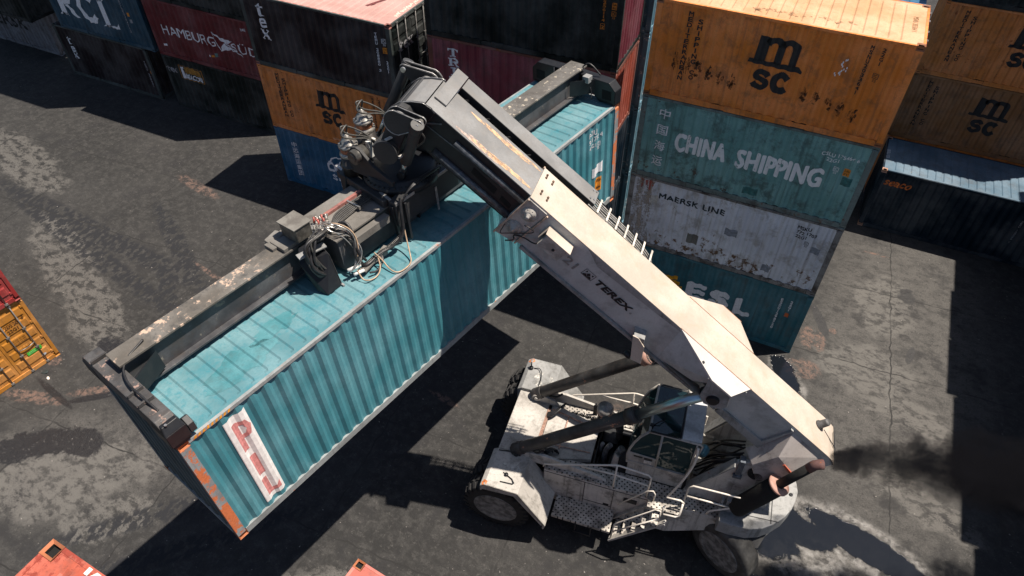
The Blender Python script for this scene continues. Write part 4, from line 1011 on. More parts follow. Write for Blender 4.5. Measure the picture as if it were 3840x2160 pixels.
# lift cylinders
for s in (-1, 1):
    p0 = Vector((.25, s * .90, 2.08)); p1 = BP((5.40, s * .84, -.38)); d = (p1 - p0).normalized(); L = (p1 - p0).length
    g = p0 + d * 3.62
    m = MB(); m.cyl(p0 + d * .10, g, .155, seg=36); m.cyl(p0 - d * .12, p0 + d * .2, .17, seg=30); m.cyl(g - d * .1, g + d * .14, .185, seg=36)
    LC = m.out('lift_cylinder', CYLP, RS, .01)
    m = MB(); m.cyl(g - d * .12, g + d * .12, .19, seg=36)
    for i in range(20):
        a = i * 6.2832 / 20; u = d.orthogonal().normalized(); w = d.cross(u); q = g + d * .12 + (u * math.cos(a) + w * math.sin(a)) * .165; m.cyl(q, q + d * .03, .014, seg=6)
    m.out('gland', GLAND if s > 0 else CYLP, LC)
    m = MB(); m.cyl(g, p1, .115, seg=36); m.out('rod', CHROME, LC)
    m = MB(); m.cyl(p1 - d * .22, p1, .17, seg=28); m.cyl(p1 + Vector((0, -.16, 0)), p1 + Vector((0, .16, 0)), .19, seg=32); m.cyl(p1 + Vector((0, -.25, 0)), p1 + Vector((0, .25, 0)), .11, seg=24); m.out('rod_eye', BLACKP, LC, .006)
    m = MB(); m.tube([p0 + d * .6 + Vector((0, s * .16, -.1)), p0 + d * 1.5 + Vector((0, s * .05, -.19)), p0 + d * 3.5 + Vector((0, s * .05, -.19))], .016, 6); m.tube([p0 + d * .3 + Vector((0, 0, -.16)), p0 + d * .55 + Vector((.1, -.1, -.25)), p0 + d * .8 + Vector((.1, 0, -.3))], .03, 8, 2)
    m.out('cylinder_hose', HOSE, LC)
m = MB()
for i in range(9):
    p = Vector((.55 + .05 * i, -.72 - .02 * (i % 3), 1.98)); m.tube([p, p + Vector((.05, -.08, .16)), p + Vector((.2, .02 * i, .12)), p + Vector((.3, .1, -.02))], .022, 8, 2)
m.out('hydraulic_hose', HOSE, RS); m = MB()
for i in range(5): m.tube([(.66, .35 + .03 * i, 1.96), (.8, .30 + .03 * i, 2.10), (1.0, .55 + .02 * i, 2.2), (1.05, .8, 2.1)], .024, 8, 2)
m.out('hydraulic_hose', HOSE, RS)

# ------------------------------------------------------------------ boom
def bprism(m, prof, b0, b1): return m.prism([BP((s, b0, t)) for s, t in prof], BP((0, b1, 0)) - BP((0, b0, 0)))
m = MB(); bprism(m, [(0, -.012), (8.62, -.012), (8.78, -.10), (8.78, -.50), (8.42, -.86), (7.5, -1.0), (6.1, -.98), (3.0, -.98), (.6, -1.02), (.05, -1.14), (0, -1.0)], -.47, .47)
BOOM = m.out('boom', BOOMS, RS, .012)
m = MB(); bprism(m, [(.0, -.011), (.0, .008), (8.5, .008), (8.72, -.03), (8.82, -.09), (8.79, -.11), (8.6, -.011)], -.475, .475)
m.out('top_plate', BOOMT, BOOM, .006)
# front collar with round bearing flanges
m = MB()
for s in (-1, 1):
    bprism(m, [(.0, -.03), (.44, -.03), (.44, -1.08), (.03, -1.16)], s * .474, s * .50)
bprism(m, [(-.03, .02), (.0, .02), (.03, -1.18), (0, -1.18)], -.52, .52) if 0 else None
m.out_each('front_collar', VW, BOOM, .008)
m = MB()
for s in (-1, 1):
    for t in (-.30, -.76):
        o = BP((.22, s * .50, t)); m.lathe(o, (0, s, 0), [(.16, 0), (.16, .018), (.06, .02), (.055, .06), (.04, .06), (.035, .12), (0, .12)], 32)
        for i in range(8): 
            a = i * math.pi / 4; q = BP((.22 + .12 * math.cos(a), s * .515, t + .12 * math.sin(a))); m.cyl(q, q + Vector((0, s * .02, 0)), .014, seg=6)
m.out('bearing_flange', VW, BOOM)
m = MB()
for s in (-1, 1): 
    for tt in (.0,): m.beam(BP((.0, s * .515, -.02)), BP((.03, s * .515, -1.16)), .03, .05, (0, 1, 0)); m.beam(BP((.47, s * .51, -.05)), BP((.47, s * .51, -1.05)), .03, .04, (0, 1, 0))
m.out('collar_edge', plain('rusty_pale_edge', (.42, .32, .25), .6, 0, .3), BOOM)
m = MB()
for s, b in ((.10, .25), (.10, .33), (.26, .22), (.26, .30), (.14, -.22), (.14, -.14), (.30, -.25), (.30, -.17)):
    q = BP((s, b, .008)); m.cyl(q, q + (BP((0, 0, .03)) - BP((0, 0, 0))), .022, seg=6)
m.out('bolt', plain('rusty_bolt', (.16, .10, .07), .5, .4), BOOM)
# electrical box on the near side
m = MB(); bprism(m, [(.70, -.22), (1.20, -.22), (1.20, -.56), (.70, -.56)], -.47, -.70); EB = m.out('electrical_box', VW, BOOM, .008)
m = MB(); bprism(m, [(.64, -.185), (1.24, -.185), (1.24, -.20), (.64, -.20)], -.47, -.74); bprism(m, [(.64, -.20), (.655, -.20), (.655, -.5), (.64, -.5)], -.47, -.6); m.out('box_cover', BOOMT, EB, .004)
m = MB(); m.lathe(BP((.98, -.70, -.40)), (0, -1, 0), [(.03, 0), (.03, .012), (0, .015)], 16); m.out('box_lock', DARK, EB)
m = MB(); m.tube([BP((.75, -.6, -.56)), BP((.70, -.58, -.70)), BP((.5, -.52, -.78)), BP((.3, -.53, -.9)), BP((.42, -.56, -.95)), BP((.3, -.55, -1.12))], .014, 6, 2); m.tube([BP((.35, -.52, -.55)), BP((.28, -.62, -.46)), BP((.42, -.64, -.40)), BP((.55, -.55, -.5)), BP((.45, -.52, -.7)), BP((.2, -.56, -.95)), BP((.1, -.6, -1.05)), BP((.05, -.56, -.8))], .010, 6, 3)
m.out('sensor_cable', HOSE, BOOM)
# raised side plates and flanges
for s in (-1, 1):
    m = MB(); bprism(m, [(1.46, -.02), (1.86, -.20), (3.4, -.12), (4.6, -.02)], s * .470, s * .476)
    bprism(m, [(6.15, -.86), (7.42, -.84), (7.42, -.10), (7.36, -.06), (7.44, -.06), (7.52, -.86), (7.62, -1.06), (6.15, -1.04)], s * .470, s * .53)
    bprism(m, [(.6, -1.0), (6.1, -.97), (6.1, -1.03), (.6, -1.07)], s * .40, s * .53)
    m.out('side_flange', VG if s < 0 else VG, BOOM, .006)
# flared wings above the lift-cylinder brackets
for s in (-1, 1):
    P = [(3.94, .474), (4.93, 1.05), (5.48, 1.05), (6.00, .474)]
    m = MB(); m.prism([BP((a, s * b, -.03)) for a, b in P], BP((0, 0, .036)) - BP((0, 0, 0))); m.out('wing_plate', paint('clean_white_boom_paint', (.60, .575, .55), .05, .10, .5, rustcol=(.55, .35, .18), dirtcol=(.5, .4, .3), streaks=False) if s < 0 else BOOMT, BOOM)
    m = MB(); m.hull([BP(p) for p in ((3.98, s * .47, -.035), (4.92, s * 1.03, -.035), (4.30, s * .47, -.95), (4.95, s * .80, -.55), (5.0, s * 1.0, -.16), (4.9, s * .47, -.9))]); m.out('wing_gusset', BOOMS, BOOM)
    m = MB()
    for b in (.62, 1.0): bprism(m, [(4.86, -.04), (5.50, -.04), (5.72, -.30), (5.70, -.46), (5.40, -.62), (5.18, -.52), (5.0, -.2)], s * b - .03, s * b + .03)
    bprism(m, [(5.55, -.04), (5.95, -.04), (5.72, -.30), (5.70, -.46), (5.5, -.5)], s * .474, s * .6)
    CBk = m.out('cylinder_mount', VG, BOOM, .006)
    m = MB(); m.cyl(BP((5.40, s * 1.02, -.38)), BP((5.40, s * 1.06, -.38)), .13, seg=30); m.out('pin_cap', BLACKP, CBk, .004)
    m = MB(); m.hull([BP(p) for p in ((4.45, s * .47, -.97), (5.3, s * .47, -.97), (5.0, s * .9, -.62), (5.3, s * .95, -.58), (5.3, s * .6, -.7))]); m.out('wing_gusset', BOOMT, BOOM)
m = MB(); m.beam(BP((3.94, -.474, .010)), BP((6.02, -.474, .010)), .012, .008, BP((0, 0, 1)) - BP((0, 0, 0))); m.beam(BP((5.98, .474, .010)), BP((4.0, .474, .010)), .010, .010, BP((0, 0, 1)) - BP((0, 0, 0))); m.out('weld_seam', plain('rust_orange_seam', (.30, .14, .08), .7, 0, .3), BOOM)
m = MB()
m.beam(BP((5.52, 1.05, -.012)), BP((4.95, 1.05, -.012)), .012, .04); m.out('wing_edge', plain('rust_orange_seam', (.5, .2, .09)), BOOM)
# pivot housing at the foot
for s in (-1, 1):
    m = MB(); m.hull([BP(p) for p in ((7.52, s * .46, -.12), (8.50, s * .46, -.12), (7.72, s * .80, -.62), (8.50, s * .80, -.78), (7.72, s * .80, -1.30), (8.2, s * .80, -1.60), (8.5, s * .80, -1.0), (7.52, s * .46, -1.35), (8.1, s * .46, -1.65), (8.55, s * .46, -.9))])
    ph = m.out('pivot_housing', paint('pinkish_grey_paint', (.50, .455, .435), .12, .4, .5, rustcol=(.45, .12, .06), streaks=False), BOOM, .01)
    m = MB(); m.beam(BP((7.98, s * .795, -.69)), BP((8.46, s * .80, -.77)), .05, .05); m.out('rust_edge', chipped('red_rust', (.46, .11, .06), .52, .62), ph)
m = MB(); q0 = BP((8.17, .13, .008)); nv = BP((0, 0, 1)) - BP((0, 0, 0)); m.lathe(q0, nv, [(.105, 0), (.105, .03), (.085, .05), (.082, .20), (.07, .23), (0, .235)], 28); m.out('tail_stud', plain('dark_grey_stud', (.10, .10, .10), .6), BOOM)
m = MB(); m.beam(BP((8.34, .12, .010)), BP((8.78 - .05, -.12, .010)), .02, .010, nv); m.beam(BP((8.70, -.10, .010)), BP((8.68, .30, .010)), .02, .010, nv); m.out('hatch_gap', DARK, BOOM)
m = MB(); m.hull([(2.50, -.47, 6.75), (2.50, -.47, 7.0), (2.74, -.47, 6.75), (2.74, -.47, 6.95), (2.50, -.68, 6.72), (2.52, -.68, 6.95), (2.74, -.68, 6.7), (2.74, -.68, 6.9)]); LB = m.out('lamp_bracket', VG, BOOM, .006)
m = MB(); m.prism([(2.50, -.70, 6.96), (2.62, -.70, 6.92), (2.76, -.72, 6.72), (2.76, -.74, 6.22), (2.54, -.74, 6.30)], (0, .03, 0)); m.out('bracket_plate', BOOMT, LB, .004)
m = MB(); m.lathe((2.50, -.62, 6.36), (-.5, -.3, -.8), [(0, 0), (.08, 0), (.09, .1), (0, .12)], 20); m.out('work_lamp', BLACKP, LB)
m = MB(); m.lathe(BP((4.63, -.82, .007)), nv, [(.028, 0), (.028, .02), (0, .02)], 14); m.lathe(BP((4.72, .98, .007)), nv, [(.028, 0), (.028, .02), (0, .02)], 14); m.out('wing_bolt', DARK, BOOM)
# lettering on the near side
def bside(q): return BP((q.x, -.4795 + q.y, q.z))
m = Marks().text('21', 1.34, 1.62, -.64, -.44, .02); m.out('fleet_number', plain('faded_grey_number', (.22, .215, .21), .6, 0, .2), BOOM, bside)
m = Marks().text('TEREX', 2.10, 3.04, -.56, -.40, .045, .18); m.text('o', 3.07, 3.11, -.56, -.52, 0); m.out('lettering', DARK, BOOM, bside)
m = Marks().frame(1.77, 2.03, -.58, -.39, .010)
x0, x1, z0, z1 = 1.80, 2.0, -.565, -.405; zm = (z0 + z1) / 2; xm = (x0 + x1) / 2
m.poly([(x0, z0), (x1, z0), (x1, z0 + .03), (xm + .05, zm - .01), (xm, z0 + .02), (xm - .05, zm - .01), (x0, z0 + .03)]); m.poly([(xm - .045, zm), (xm, zm - .05), (xm + .045, zm), (xm, zm + .05)])
m.poly([(x0 + .01, z1 - .01), (x0 + .01, zm), (xm - .05, zm + .04)]); m.poly([(x1 - .01, z1 - .01), (xm + .05, zm + .04), (x1 - .01, zm)])
m.out('logo', DARK, BOOM, bside)
# inner boom
m = MB(); bprism(m, [(-2.42, -.03), (.25, -.03), (.25, -.85), (-1.75, -.85), (-2.2, -.80)], -.40, .40); IB = m.out('inner_boom', BLACKP, RS, .015)
m = MB(); bprism(m, [(-2.42, -.03), (-.001, -.03), (-.001, -.008), (-2.42, -.008)], -.41, .41); m.out('top_plate', INTOP, IB, .004)
def streak(m, s0, s1, b0, w):
    n = 14; up = []; lo = []
    for i in range(n + 1):
        s = s0 + (s1 - s0) * i / n; k = math.sin(math.pi * i / n) ** .5; b = b0 + rr.uniform(-.012, .012)
        up.append((s, b + w * k * rr.uniform(.7, 1.1))); lo.append((s, b - w * k * rr.uniform(.7, 1.1)))
    return m.poly(up + lo[::-1])
OCH = chipped('worn_ochre', (.62, .40, .24), .44, .60); PKP = chipped('worn_pink_primer', (.48, .37, .32), .44, .60)
for q in ((-1.75, -.25, .26, .05), (-1.5, -.55, -.30, .06), (-1.1, -.04, -.27, .055), (-.9, -.02, .31, .035)): streak(Marks(), *q).out('slide_wear', OCH, IB, lambda p: BP((p.x, p.z, -.0045)))
for q in ((-1.9, -.7, -.34, .04), (-1.0, -.3, .33, .025), (-1.55, -1.1, -.26, .035)): streak(Marks(), *q).out('slide_wear', PKP, IB, lambda p: BP((p.x, p.z, -.0055)))
m = MB()
for s in (-1, 1):
    m.tube([BP((-1.62, s * .405, -.24)), BP((.1, s * .405, -.24))], .062, 14); m.tube([BP((-1.80, s * .405, -.70)), BP((.1, s * .405, -.72))], .07, 14)
    m.beam(BP((-2.3, s * .402, -.42)), BP((-2.0, s * .402, -.12)), .02, .03); m.beam(BP((-2.2, s * .404, -.36)), BP((-1.2, s * .404, -.30)), .016, .02)
m.out('slide_bar', plain('worn_slide_steel', (.10, .11, .125), .35, .4, .4), IB)
m = MB()
for s in (-1, 1): bprism(m, [(-1.08, -.38), (-.50, -.42), (-.47, -.56), (-1.05, -.52)], s * .401, s * .404); bprism(m, [(-.36, -.46), (-.10, -.49), (-.08, -.60), (-.33, -.57)], s * .401, s * .404)
m.out_each('access_slot', plain('slot_shade_black', (.002, .002, .002), .9), IB)  # thin black plates paint the dark inside of the slots
# boom head
m = MB()
for s in (-1, 1): bprism(m, [(-2.30, .0), (-2.47, -.02), (-2.62, -.15), (-2.78, -.34), (-2.84, -.55), (-2.80, -.74), (-2.62, -.86), (-2.2, -.85), (-2.2, -.03)], s * .42 - .02, s * .42 + .02)
HDp = m.out_each('boom_head', BLACKP, RS, .008)
m = MB(); m.hull([BP(p) for p in ((-2.44, -.40, -.008), (-2.44, .40, -.008), (-2.61, -.40, -.15), (-2.61, .40, -.15), (-2.77, -.40, -.34), (-2.77, .40, -.34), (-2.44, -.40, -.06), (-2.44, .40, -.06), (-2.70, -.40, -.4), (-2.70, .40, -.4))]); m.out('nose_plate', GREYT, HDp)
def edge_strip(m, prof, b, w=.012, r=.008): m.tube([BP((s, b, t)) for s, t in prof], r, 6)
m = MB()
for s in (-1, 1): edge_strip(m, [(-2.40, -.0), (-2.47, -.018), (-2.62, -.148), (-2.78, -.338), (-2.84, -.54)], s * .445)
m.out('plate_highlight', plain('pale_edge_highlight', (.42, .41, .40), .35, .5), HDp)  # pale strips paint the bright highlight along the black plate edges
DC = (-2.60, -.42)  # drum axis
m = MB(); m.cyl(BP((DC[0], -.72, DC[1])), BP((DC[0], .72, DC[1])), .165, seg=44); m.out('cross_drum', GREYT, HDp, .01)
KN = MB(); E1 = (-2.42, -1.10)
KN.cyl(BP((E1[0], -.84, E1[1])), BP((E1[0], .70, E1[1])), .20, seg=40); KN.cyl(BP((E1[0], -.85, E1[1])), BP((E1[0], -.80, E1[1])), .235, seg=40)
KN.hull([BP((c[0] + r * math.cos(q), b, c[1] + r * math.sin(q))) for c, r, bb in ((DC, .20, (-.58, .5)), (E1, .19, (-.70, .6))) for b in bb for q in [i * math.pi / 4 for i in range(8)]])
KN.hull([BP((E1[0] + x, b, E1[1] + t)) for x, t in ((-.10, .08), (.12, .05), (-.26, -.30), (-.06, -.34)) for b in (-.62, .55)])
BLACKLIT = paint('sunlit_black_machine_paint', (.030, .031, .034), .16, .35, .45, rustcol=(.09, .08, .07), dirtcol=(.06, .058, .055), streaks=False, fade=.06)  # black machine paint lightened in its colour to show these parts sunlit
KNo = KN.out('head_knuckle', BLACKLIT, RS, .012)
m = MB()
for q in ((-2.56, -.80, -.90), (-2.20, -.78, -1.05)): m.beam(BP(q), BP((q[0] + .05, q[1] + .12, q[2] + .05)), .06, .02)
m.out('paint_mark', plain('pale_mark', (.5, .48, .45), .5), KNo)
# lever plates and swing dampers
def lever(s, tip, b):
    prof = []
    for i in range(9): a = math.pi * (.30 + 1.4 * i / 8) + (0 if tip[0] > DC[0] else math.pi); prof.append((DC[0] + .34 * math.cos(a), DC[1] + .36 * math.sin(a)))
    v = Vector((tip[0] - DC[0], tip[1] - DC[1])).normalized(); n = Vector((-v.y, v.x)); pts = []
    for i in range(11):
        a = math.pi / 2 + math.pi * i / 10; pts.append((DC[0] + .235 * (v.x * math.cos(a) + n.x * math.sin(a)), DC[1] + .235 * (v.y * math.cos(a) + n.y * math.sin(a))))
    for i in range(9):
        a = -math.pi / 2 + math.pi * i / 8; pts.append((tip[0] + .085 * (v.x * math.cos(a) + n.x * math.sin(a)), tip[1] + .085 * (v.y * math.cos(a) + n.y * math.sin(a))))
    m = MB()
    for bb in (b, b + s * .14): bprism(m, pts, bb - .015, bb + .015)
    lv = m.out('damper_lever', BLACKLIT, KNo, .004)
    m = MB(); c = pts
    for bb in (b, b + s * .14): m.tube([BP((x, bb, t)) for x, t in pts[:11] + pts[11:13]] if 0 else [BP((x, bb + s * .016, t)) for x, t in (pts + pts[:1])], .009, 6)
    m.out('plate_highlight', plain('pale_edge_highlight', (.42, .41, .40)), lv)  # painted highlight around the rim of each black lever plate
    m = MB(); m.cyl(BP((tip[0], b - s * .05, tip[1])), BP((tip[0], b + s * .24, tip[1])), .05, seg=24); m.out('lever_pin', STEEL, lv)
    return BP((tip[0], b + s * .20, tip[1]))
def damper(p0, p1):
    d = (p1 - p0).normalized(); L = (p1 - p0).length
    m = MB(); m.cyl(p0 + d * .02, p0 + d * L * .72, .105, seg=24); m.cyl(p0 - d * .05, p0 + d * .12, .12, seg=24); DM = m.out('swing_damper', BLACKLIT, RS, .006)
    m = MB(); m.cyl(p0 + d * L * .72, p1, .045, seg=20); m.out('rod', CHROME, DM)
    u = d.orthogonal().normalized(); m = MB(); m.cyl(p1 - Vector((0, .08, 0)), p1 + Vector((0, .08, 0)), .075, seg=20); m.out('rod_eye', BLACKP, DM)
    m = MB(); m.tube([p0 + d * .1 + Vector((.1, -.03, 0)), p0 + d * .3 + Vector((.24, -.03, .02)), p0 + d * .5 + Vector((.16, 0, 0)), p0 + d * .62 + Vector((.08, 0, 0))], .016, 6, 2); m.out('damper_hose', HOSEG, DM)
tN = lever(-1, (-2.30, -.14), -.66); tF = lever(1, (-3.10, -.54), .60)
damper(tN, SP((5.80, .80, 1.26))); damper(tF, SP((6.4, 2.05, 1.35)))

# ------------------------------------------------------------------ spreader
def spart(name, m, mat, parent=RS, bevel=0., label=None): m.map(SP); return m.out(name, mat, parent, bevel, label)
def ibeam(x0, x1, y0, y1, z0, z1, f=.045, web=.10):
    m = MB(); m.box(x0, x1, y0, y1, z1 - f, z1); T = m
    m2 = MB(); m2.box(x0, x1, y0 + web, y1 - web, z0 + f, z1 - f); m2.box(x0, x1, y0 - .02, y1 + .02, z0, z0 + f)
    for k in range(int((x1 - x0) / 1.4)): pass
    return m, m2
for (x0, x1, y0, y1, mt) in ((.18, 5.2, 1.38, 1.80, WORNR), (7.0, 12.15, .93, 1.40, WORN)):
    a, b = ibeam(x0, x1, y0, y1, .10, .74); B = spart('telescopic_beam', b, WEB, RS, .006); spart('top_flange', a, mt, B, .008)
# end beams with twistlock housings
for x0, x1, near in ((-.04, .24, True), (11.95, 12.23, False)):
    m = MB(); xm = (x0 + x1) / 2
    m.prism([(x0, -.02, .02), (x0, -.02, .38), (x0, .16, .56), (x0, 1.0, .58), (x0, 1.45, .58), (x0, 2.28, .56), (x0, 2.46, .38), (x0, 2.46, .02), (x0, 2.0, .02), (x0, 1.8, .2), (x0, .64, .2), (x0, .44, .02)], (x1 - x0, 0, 0))
    EBm = spart('end_beam', m, BLACKP if not near else paint('chipped_end_beam_paint', (.035, .034, .036), .36, .5, .5, rustcol=(.19, .13, .11), streaks=False, scale=1.6), RS, .015)
    m = MB()
    for y in (.12, 2.32): m.box(xm - .07, xm + .07, y - .09, y + .09, -.03, .02); m.box(x0 - .01 if near else x0 + .05, x1 - .05 if near else x1 + .01, y - .10, y + .10, .18, .34) if 0 else None
    spart('twistlock', m, STEEL, EBm)
    m = MB()
    for y in (.22, 2.2):
        if near: m.box(x1 - .002, x1 + .004, y - .13, y + .13, .12, .36)
        else: m.box(x0 - .004, x0 + .002, y - .13, y + .13, .12, .36)
    spart('inspection_hole', m, plain('slot_shade_black', (.002, .002, .002)), EBm)  # flat black plates stand for the shade inside the holes
    m = MB(); q = x1 if near else x0; sg = 1 if near else -1
    m.hull([(q, 1.2 if near else .6, .2), (q, 1.2 if near else .6, .55), (q + sg * .5, 1.38 if near else .95, .6), (q + sg * .5, 1.38 if near else .95, .2), (q, 1.16 if near else .56, .2), (q, 1.16 if near else .56, .55)]); 
    m.hull([(q, 2.05 if near else 1.75, .2), (q, 2.05 if near else 1.75, .55), (q + sg * .5, 1.8 if near else 1.42, .6), (q + sg * .5, 1.8 if near else 1.42, .2), (q, 2.01 if near else 1.79, .2), (q, 2.01 if near else 1.79, .55)])
    m.map(SP); m.out_each('gusset', BLACKP, EBm)
m = MB(); m.box(11.75, 11.93, .62, .80, .50, .66); spart('sensor_box', m, VG, RS, .01)
m = MB(); m.tube([(12.0, .95, .76), (12.05, .8, .9), (12.1, .5, .62)], .02, 6, 2); m.tube([(11.9, .7, .5), (11.85, .6, .3), (11.8, .55, .1)], .014, 6, 1); spart('sensor_cable', m, HOSE)
# fittings on the near end beam
m = MB(); m.box(-.06, .27, -.05, .34, .10, .37); m.hull([(-.06, -.05, .37), (.27, -.05, .37), (-.06, .34, .37), (.27, .34, .37), (-.02, .04, .50), (.23, .04, .50), (-.02, .34, .52), (.23, .34, .52)])
TH = spart('twistlock_housing', m, BLACKP, RS, .012)
m = MB(); m.prism([(.28, -.04, .12), (.28, .16, .12), (.28, .18, .30), (.28, .08, .38), (.28, -.04, .30)], (.10, 0, 0)); spart('guide_flap', m, BLACKLIT, TH, .008)
for y in (.02, .14, .26):
    m = MB(); m.cyl((.05, y, .515), (.05, y, .535), .022, seg=6); spart('bolt', m, PC['dark_bolt'] if 'dark_bolt' in PC else STEEL, TH)
m = MB(); m.box(-.05, .26, 2.10, 2.47, .12, .36); spart('twistlock_housing', m, PC['chipped_end_beam_paint'], RS, .012)
for y in (.55, .85, 1.95):
    m = MB(); m.box(-.03, .22, y, y + .035, .575, .64); spart('stiffener', m, PC['chipped_end_beam_paint'], RS, .004)
m = MB(); m.tube([(.12, .30, .56), (.10, .62, .66), (.10, 1.1, .66), (.25, 1.45, .70), (.7, 1.55, .78)], .018, 8, 2); spart('lock_hose', m, HOSE)
# fixed centre frame
m = MB(); m.box(4.1, 8.1, 1.30, 1.86, .06, .80); m.box(4.1, 8.1, .86, 1.27, .06, .78)
CF = spart('centre_frame', m, WEB, RS, .01)
m = MB(); m.box(4.05, 8.15, 1.28, 1.88, .80, .83); m.box(4.05, 8.15, .80, 1.26, .78, .81); spart('frame_top', m, paint('dusty_frame_top', (.17, .16, .145), .28, .5, .6, streaks=False, rustcol=(.12, .1, .09)), CF)
m = MB(); m.box(4.3, 5.2, .68, .80, .66, .74); m.box(4.3, 5.2, .66, .685, .58, .74); spart('side_ledge', m, PC['dusty_frame_top'], CF, .006)
m = MB(); m.beam((4.4, 1.52, .86), (5.55, 1.53, .86), .07, .06); spart('red_bar', m, paint('faded_red_paint', (.36, .13, .11), .3, .5, .5, streaks=False), CF)
m = MB()
for k in range(6): m.tube([(4.15 + .03 * k, 1.05 + .03 * k, .86), (4.5, 1.12 + .045 * k, .9), (4.8, 1.17 + .045 * k, .88), (5.6, 1.20 + .045 * k, .87)], .017, 8, 2)
spart('hydraulic_line', m, HOSEG, CF)
m = MB(); m.box(4.9, 4.93, 1.10, 1.46, .86, .92); spart('hose_clamp', m, STEEL, CF)
m = MB(); m.tube([(4.75, .90, .12), (7.9, .90, .12)], .03, 10); m.tube([(6.4, .80, .34), (7.9, .80, .40)], .028, 10); m.box(6.5, 6.56, .74, .9, .3, .9); m.box(6.0, 6.05, .78, .86, .1, .9); m.beam((5.5, .55, .9), (5.5, .55, .05), .12, .05); m.hull([(5.25, .60, .9), (5.36, .60, .9), (5.30, .60, .02), (5.36, .60, .02), (5.25, .68, .9), (5.36, .68, .9), (5.3, .68, .02)])
spart('lower_rail', m, BLACKP, CF, .004)
# side-shift carriage
m = MB(); m.beam((5.50, 2.30, .90), (5.32, .78, .90), .20, .16); m.beam((7.0, 2.1, .90), (6.85, .55, .90), .20, .16); m.box(5.3, 7.0, .55, .75, .42, .98); m.box(5.4, 7.0, 1.9, 2.15, .42, .98); m.hull([(5.35, 2.15, 1.0), (5.6, 2.3, 1.0), (5.3, 2.1, .35), (5.5, 2.25, .35), (5.35, 1.95, 1.0), (5.6, 1.95, .35)])
CG = spart('carriage', m, BLACKLIT, RS, .02)
m = MB(); m.box(5.30, 7.0, .535, .549, .92, .98); m.beam((5.52, 2.44, .985), (5.46, 2.08, .985), .05, .02); m.beam((5.40, 1.05, .985), (5.33, .70, .985), .05, .02); m.box(6.32, 6.37, .536, .549, .2, .75); m.map(SP); m.out_each('edge_highlight', PC['pale_edge_highlight'], CG)  # pale strips painted as highlights on the carriage edges
m = MB(); c0 = Vector((6.12, 1.20, 0))
m.lathe((6.12, 1.20, .90), (0, 0, 1), [(.70, 0), (.74, .02), (.74, .16), (.68, .18), (.68, .26), (.60, .28), (.3, .30), (0, .30)], 64)
SR = spart('slewing_ring', m, BLACKP, RS)
m = MB()
for i in range(40):
    a = i * 6.2832 / 40; m.cyl((6.12 + .71 * math.cos(a), 1.2 + .71 * math.sin(a), 1.07), (6.12 + .71 * math.cos(a), 1.2 + .71 * math.sin(a), 1.095), .016, seg=6)
spart('bolt', m, plain('dark_bolt', (.06, .06, .06), .4, .6), SR)
for x, sg in ((5.50, 1), (6.74, -1)):
    m = MB(); m.prism([(x - .05, 1.95, 1.12), (x + .02, .80, 1.12), (x + .02, .78, 1.22), (x + .0, 1.25, 1.42), (x - .02, 1.50, 1.68), (x - .03, 1.60, 1.72), (x - .04, 1.72, 1.70), (x - .05, 1.82, 1.55), (x - .06, 1.98, 1.2)], (.07 * sg, 0, 0))
    TP = spart('swivel_plate', m, BLACKLIT, RS, .01)
    m = MB(); m.cyl((x - .14, 1.60, 1.55), (x + .16, 1.60, 1.55), .14, seg=32); m.cyl((x - .16, 1.60, 1.55), (x + .18, 1.60, 1.55), .09, seg=24); spart('swivel_pin', m, plain('greasy_pin', (.11, .105, .095), .4, .4), TP)
# slew motors with fittings
for x, y, z0 in ((5.60, 1.98, 1.18), (6.10, 2.02, 1.45)):
    m = MB(); m.lathe((x, y, z0 - .25), (0, 0, 1), [(.21, 0), (.21, .22), (.23, .23), (.23, .27), (.19, .28), (.19, .44)], 32); MO = spart('slew_motor', m, plain('dark_bronze', (.05, .045, .042), .35, .4, .3), RS)
    m = MB(); m.lathe((x, y, z0 + .19), (0, 0, 1), [(.19, 0), (.20, .02), (.20, .07), (.16, .08), (.16, .18), (.19, .19), (.19, .24), (.12, .26), (.11, .34), (.06, .36), (.055, .46), (0, .47)], 32)
    for i in range(8): a = i * .785; m.cyl((x + .16 * math.cos(a), y + .16 * math.sin(a), z0 + .42), (x + .16 * math.cos(a), y + .16 * math.sin(a), z0 + .46), .02, seg=6)
    spart('motor_housing', m, plain('light_metal', (.36, .345, .32), .35, .6, .35), MO)
    m = MB(); m.lathe((x, y, z0 + .272), (0, 0, 1), [(.161, 0), (.166, .01), (.166, .08), (.161, .09)], 28); spart('motor_band', m, plain('rust_copper', (.42, .17, .09), .5, .3), MO)
    for k in range(3):
        m = MB(); a = 2.2 + k * 1.6
        m.tube([(x, y, z0 + .60), (x + .10 * math.cos(a), y + .10 * math.sin(a), z0 + .80 + .05 * k), (x + .34 * math.cos(a * .5), y - .05 + .12 * math.sin(a), z0 + .72), (x + .42, y - .2 - .05 * k, z0 + .45), (x + .36, y - .40, z0 + .15 + .06 * k)], .017, 8, 3)
        spart('motor_hose', m, plain('mid_grey_hose', (.055, .054, .05), .45), MO)
m = MB(); m.box(5.9, 6.1, 1.75, 1.85, 1.2, 1.55); spart('valve_plate', m, plain('pale_plate', (.6, .6, .58), .5), RS, .01)
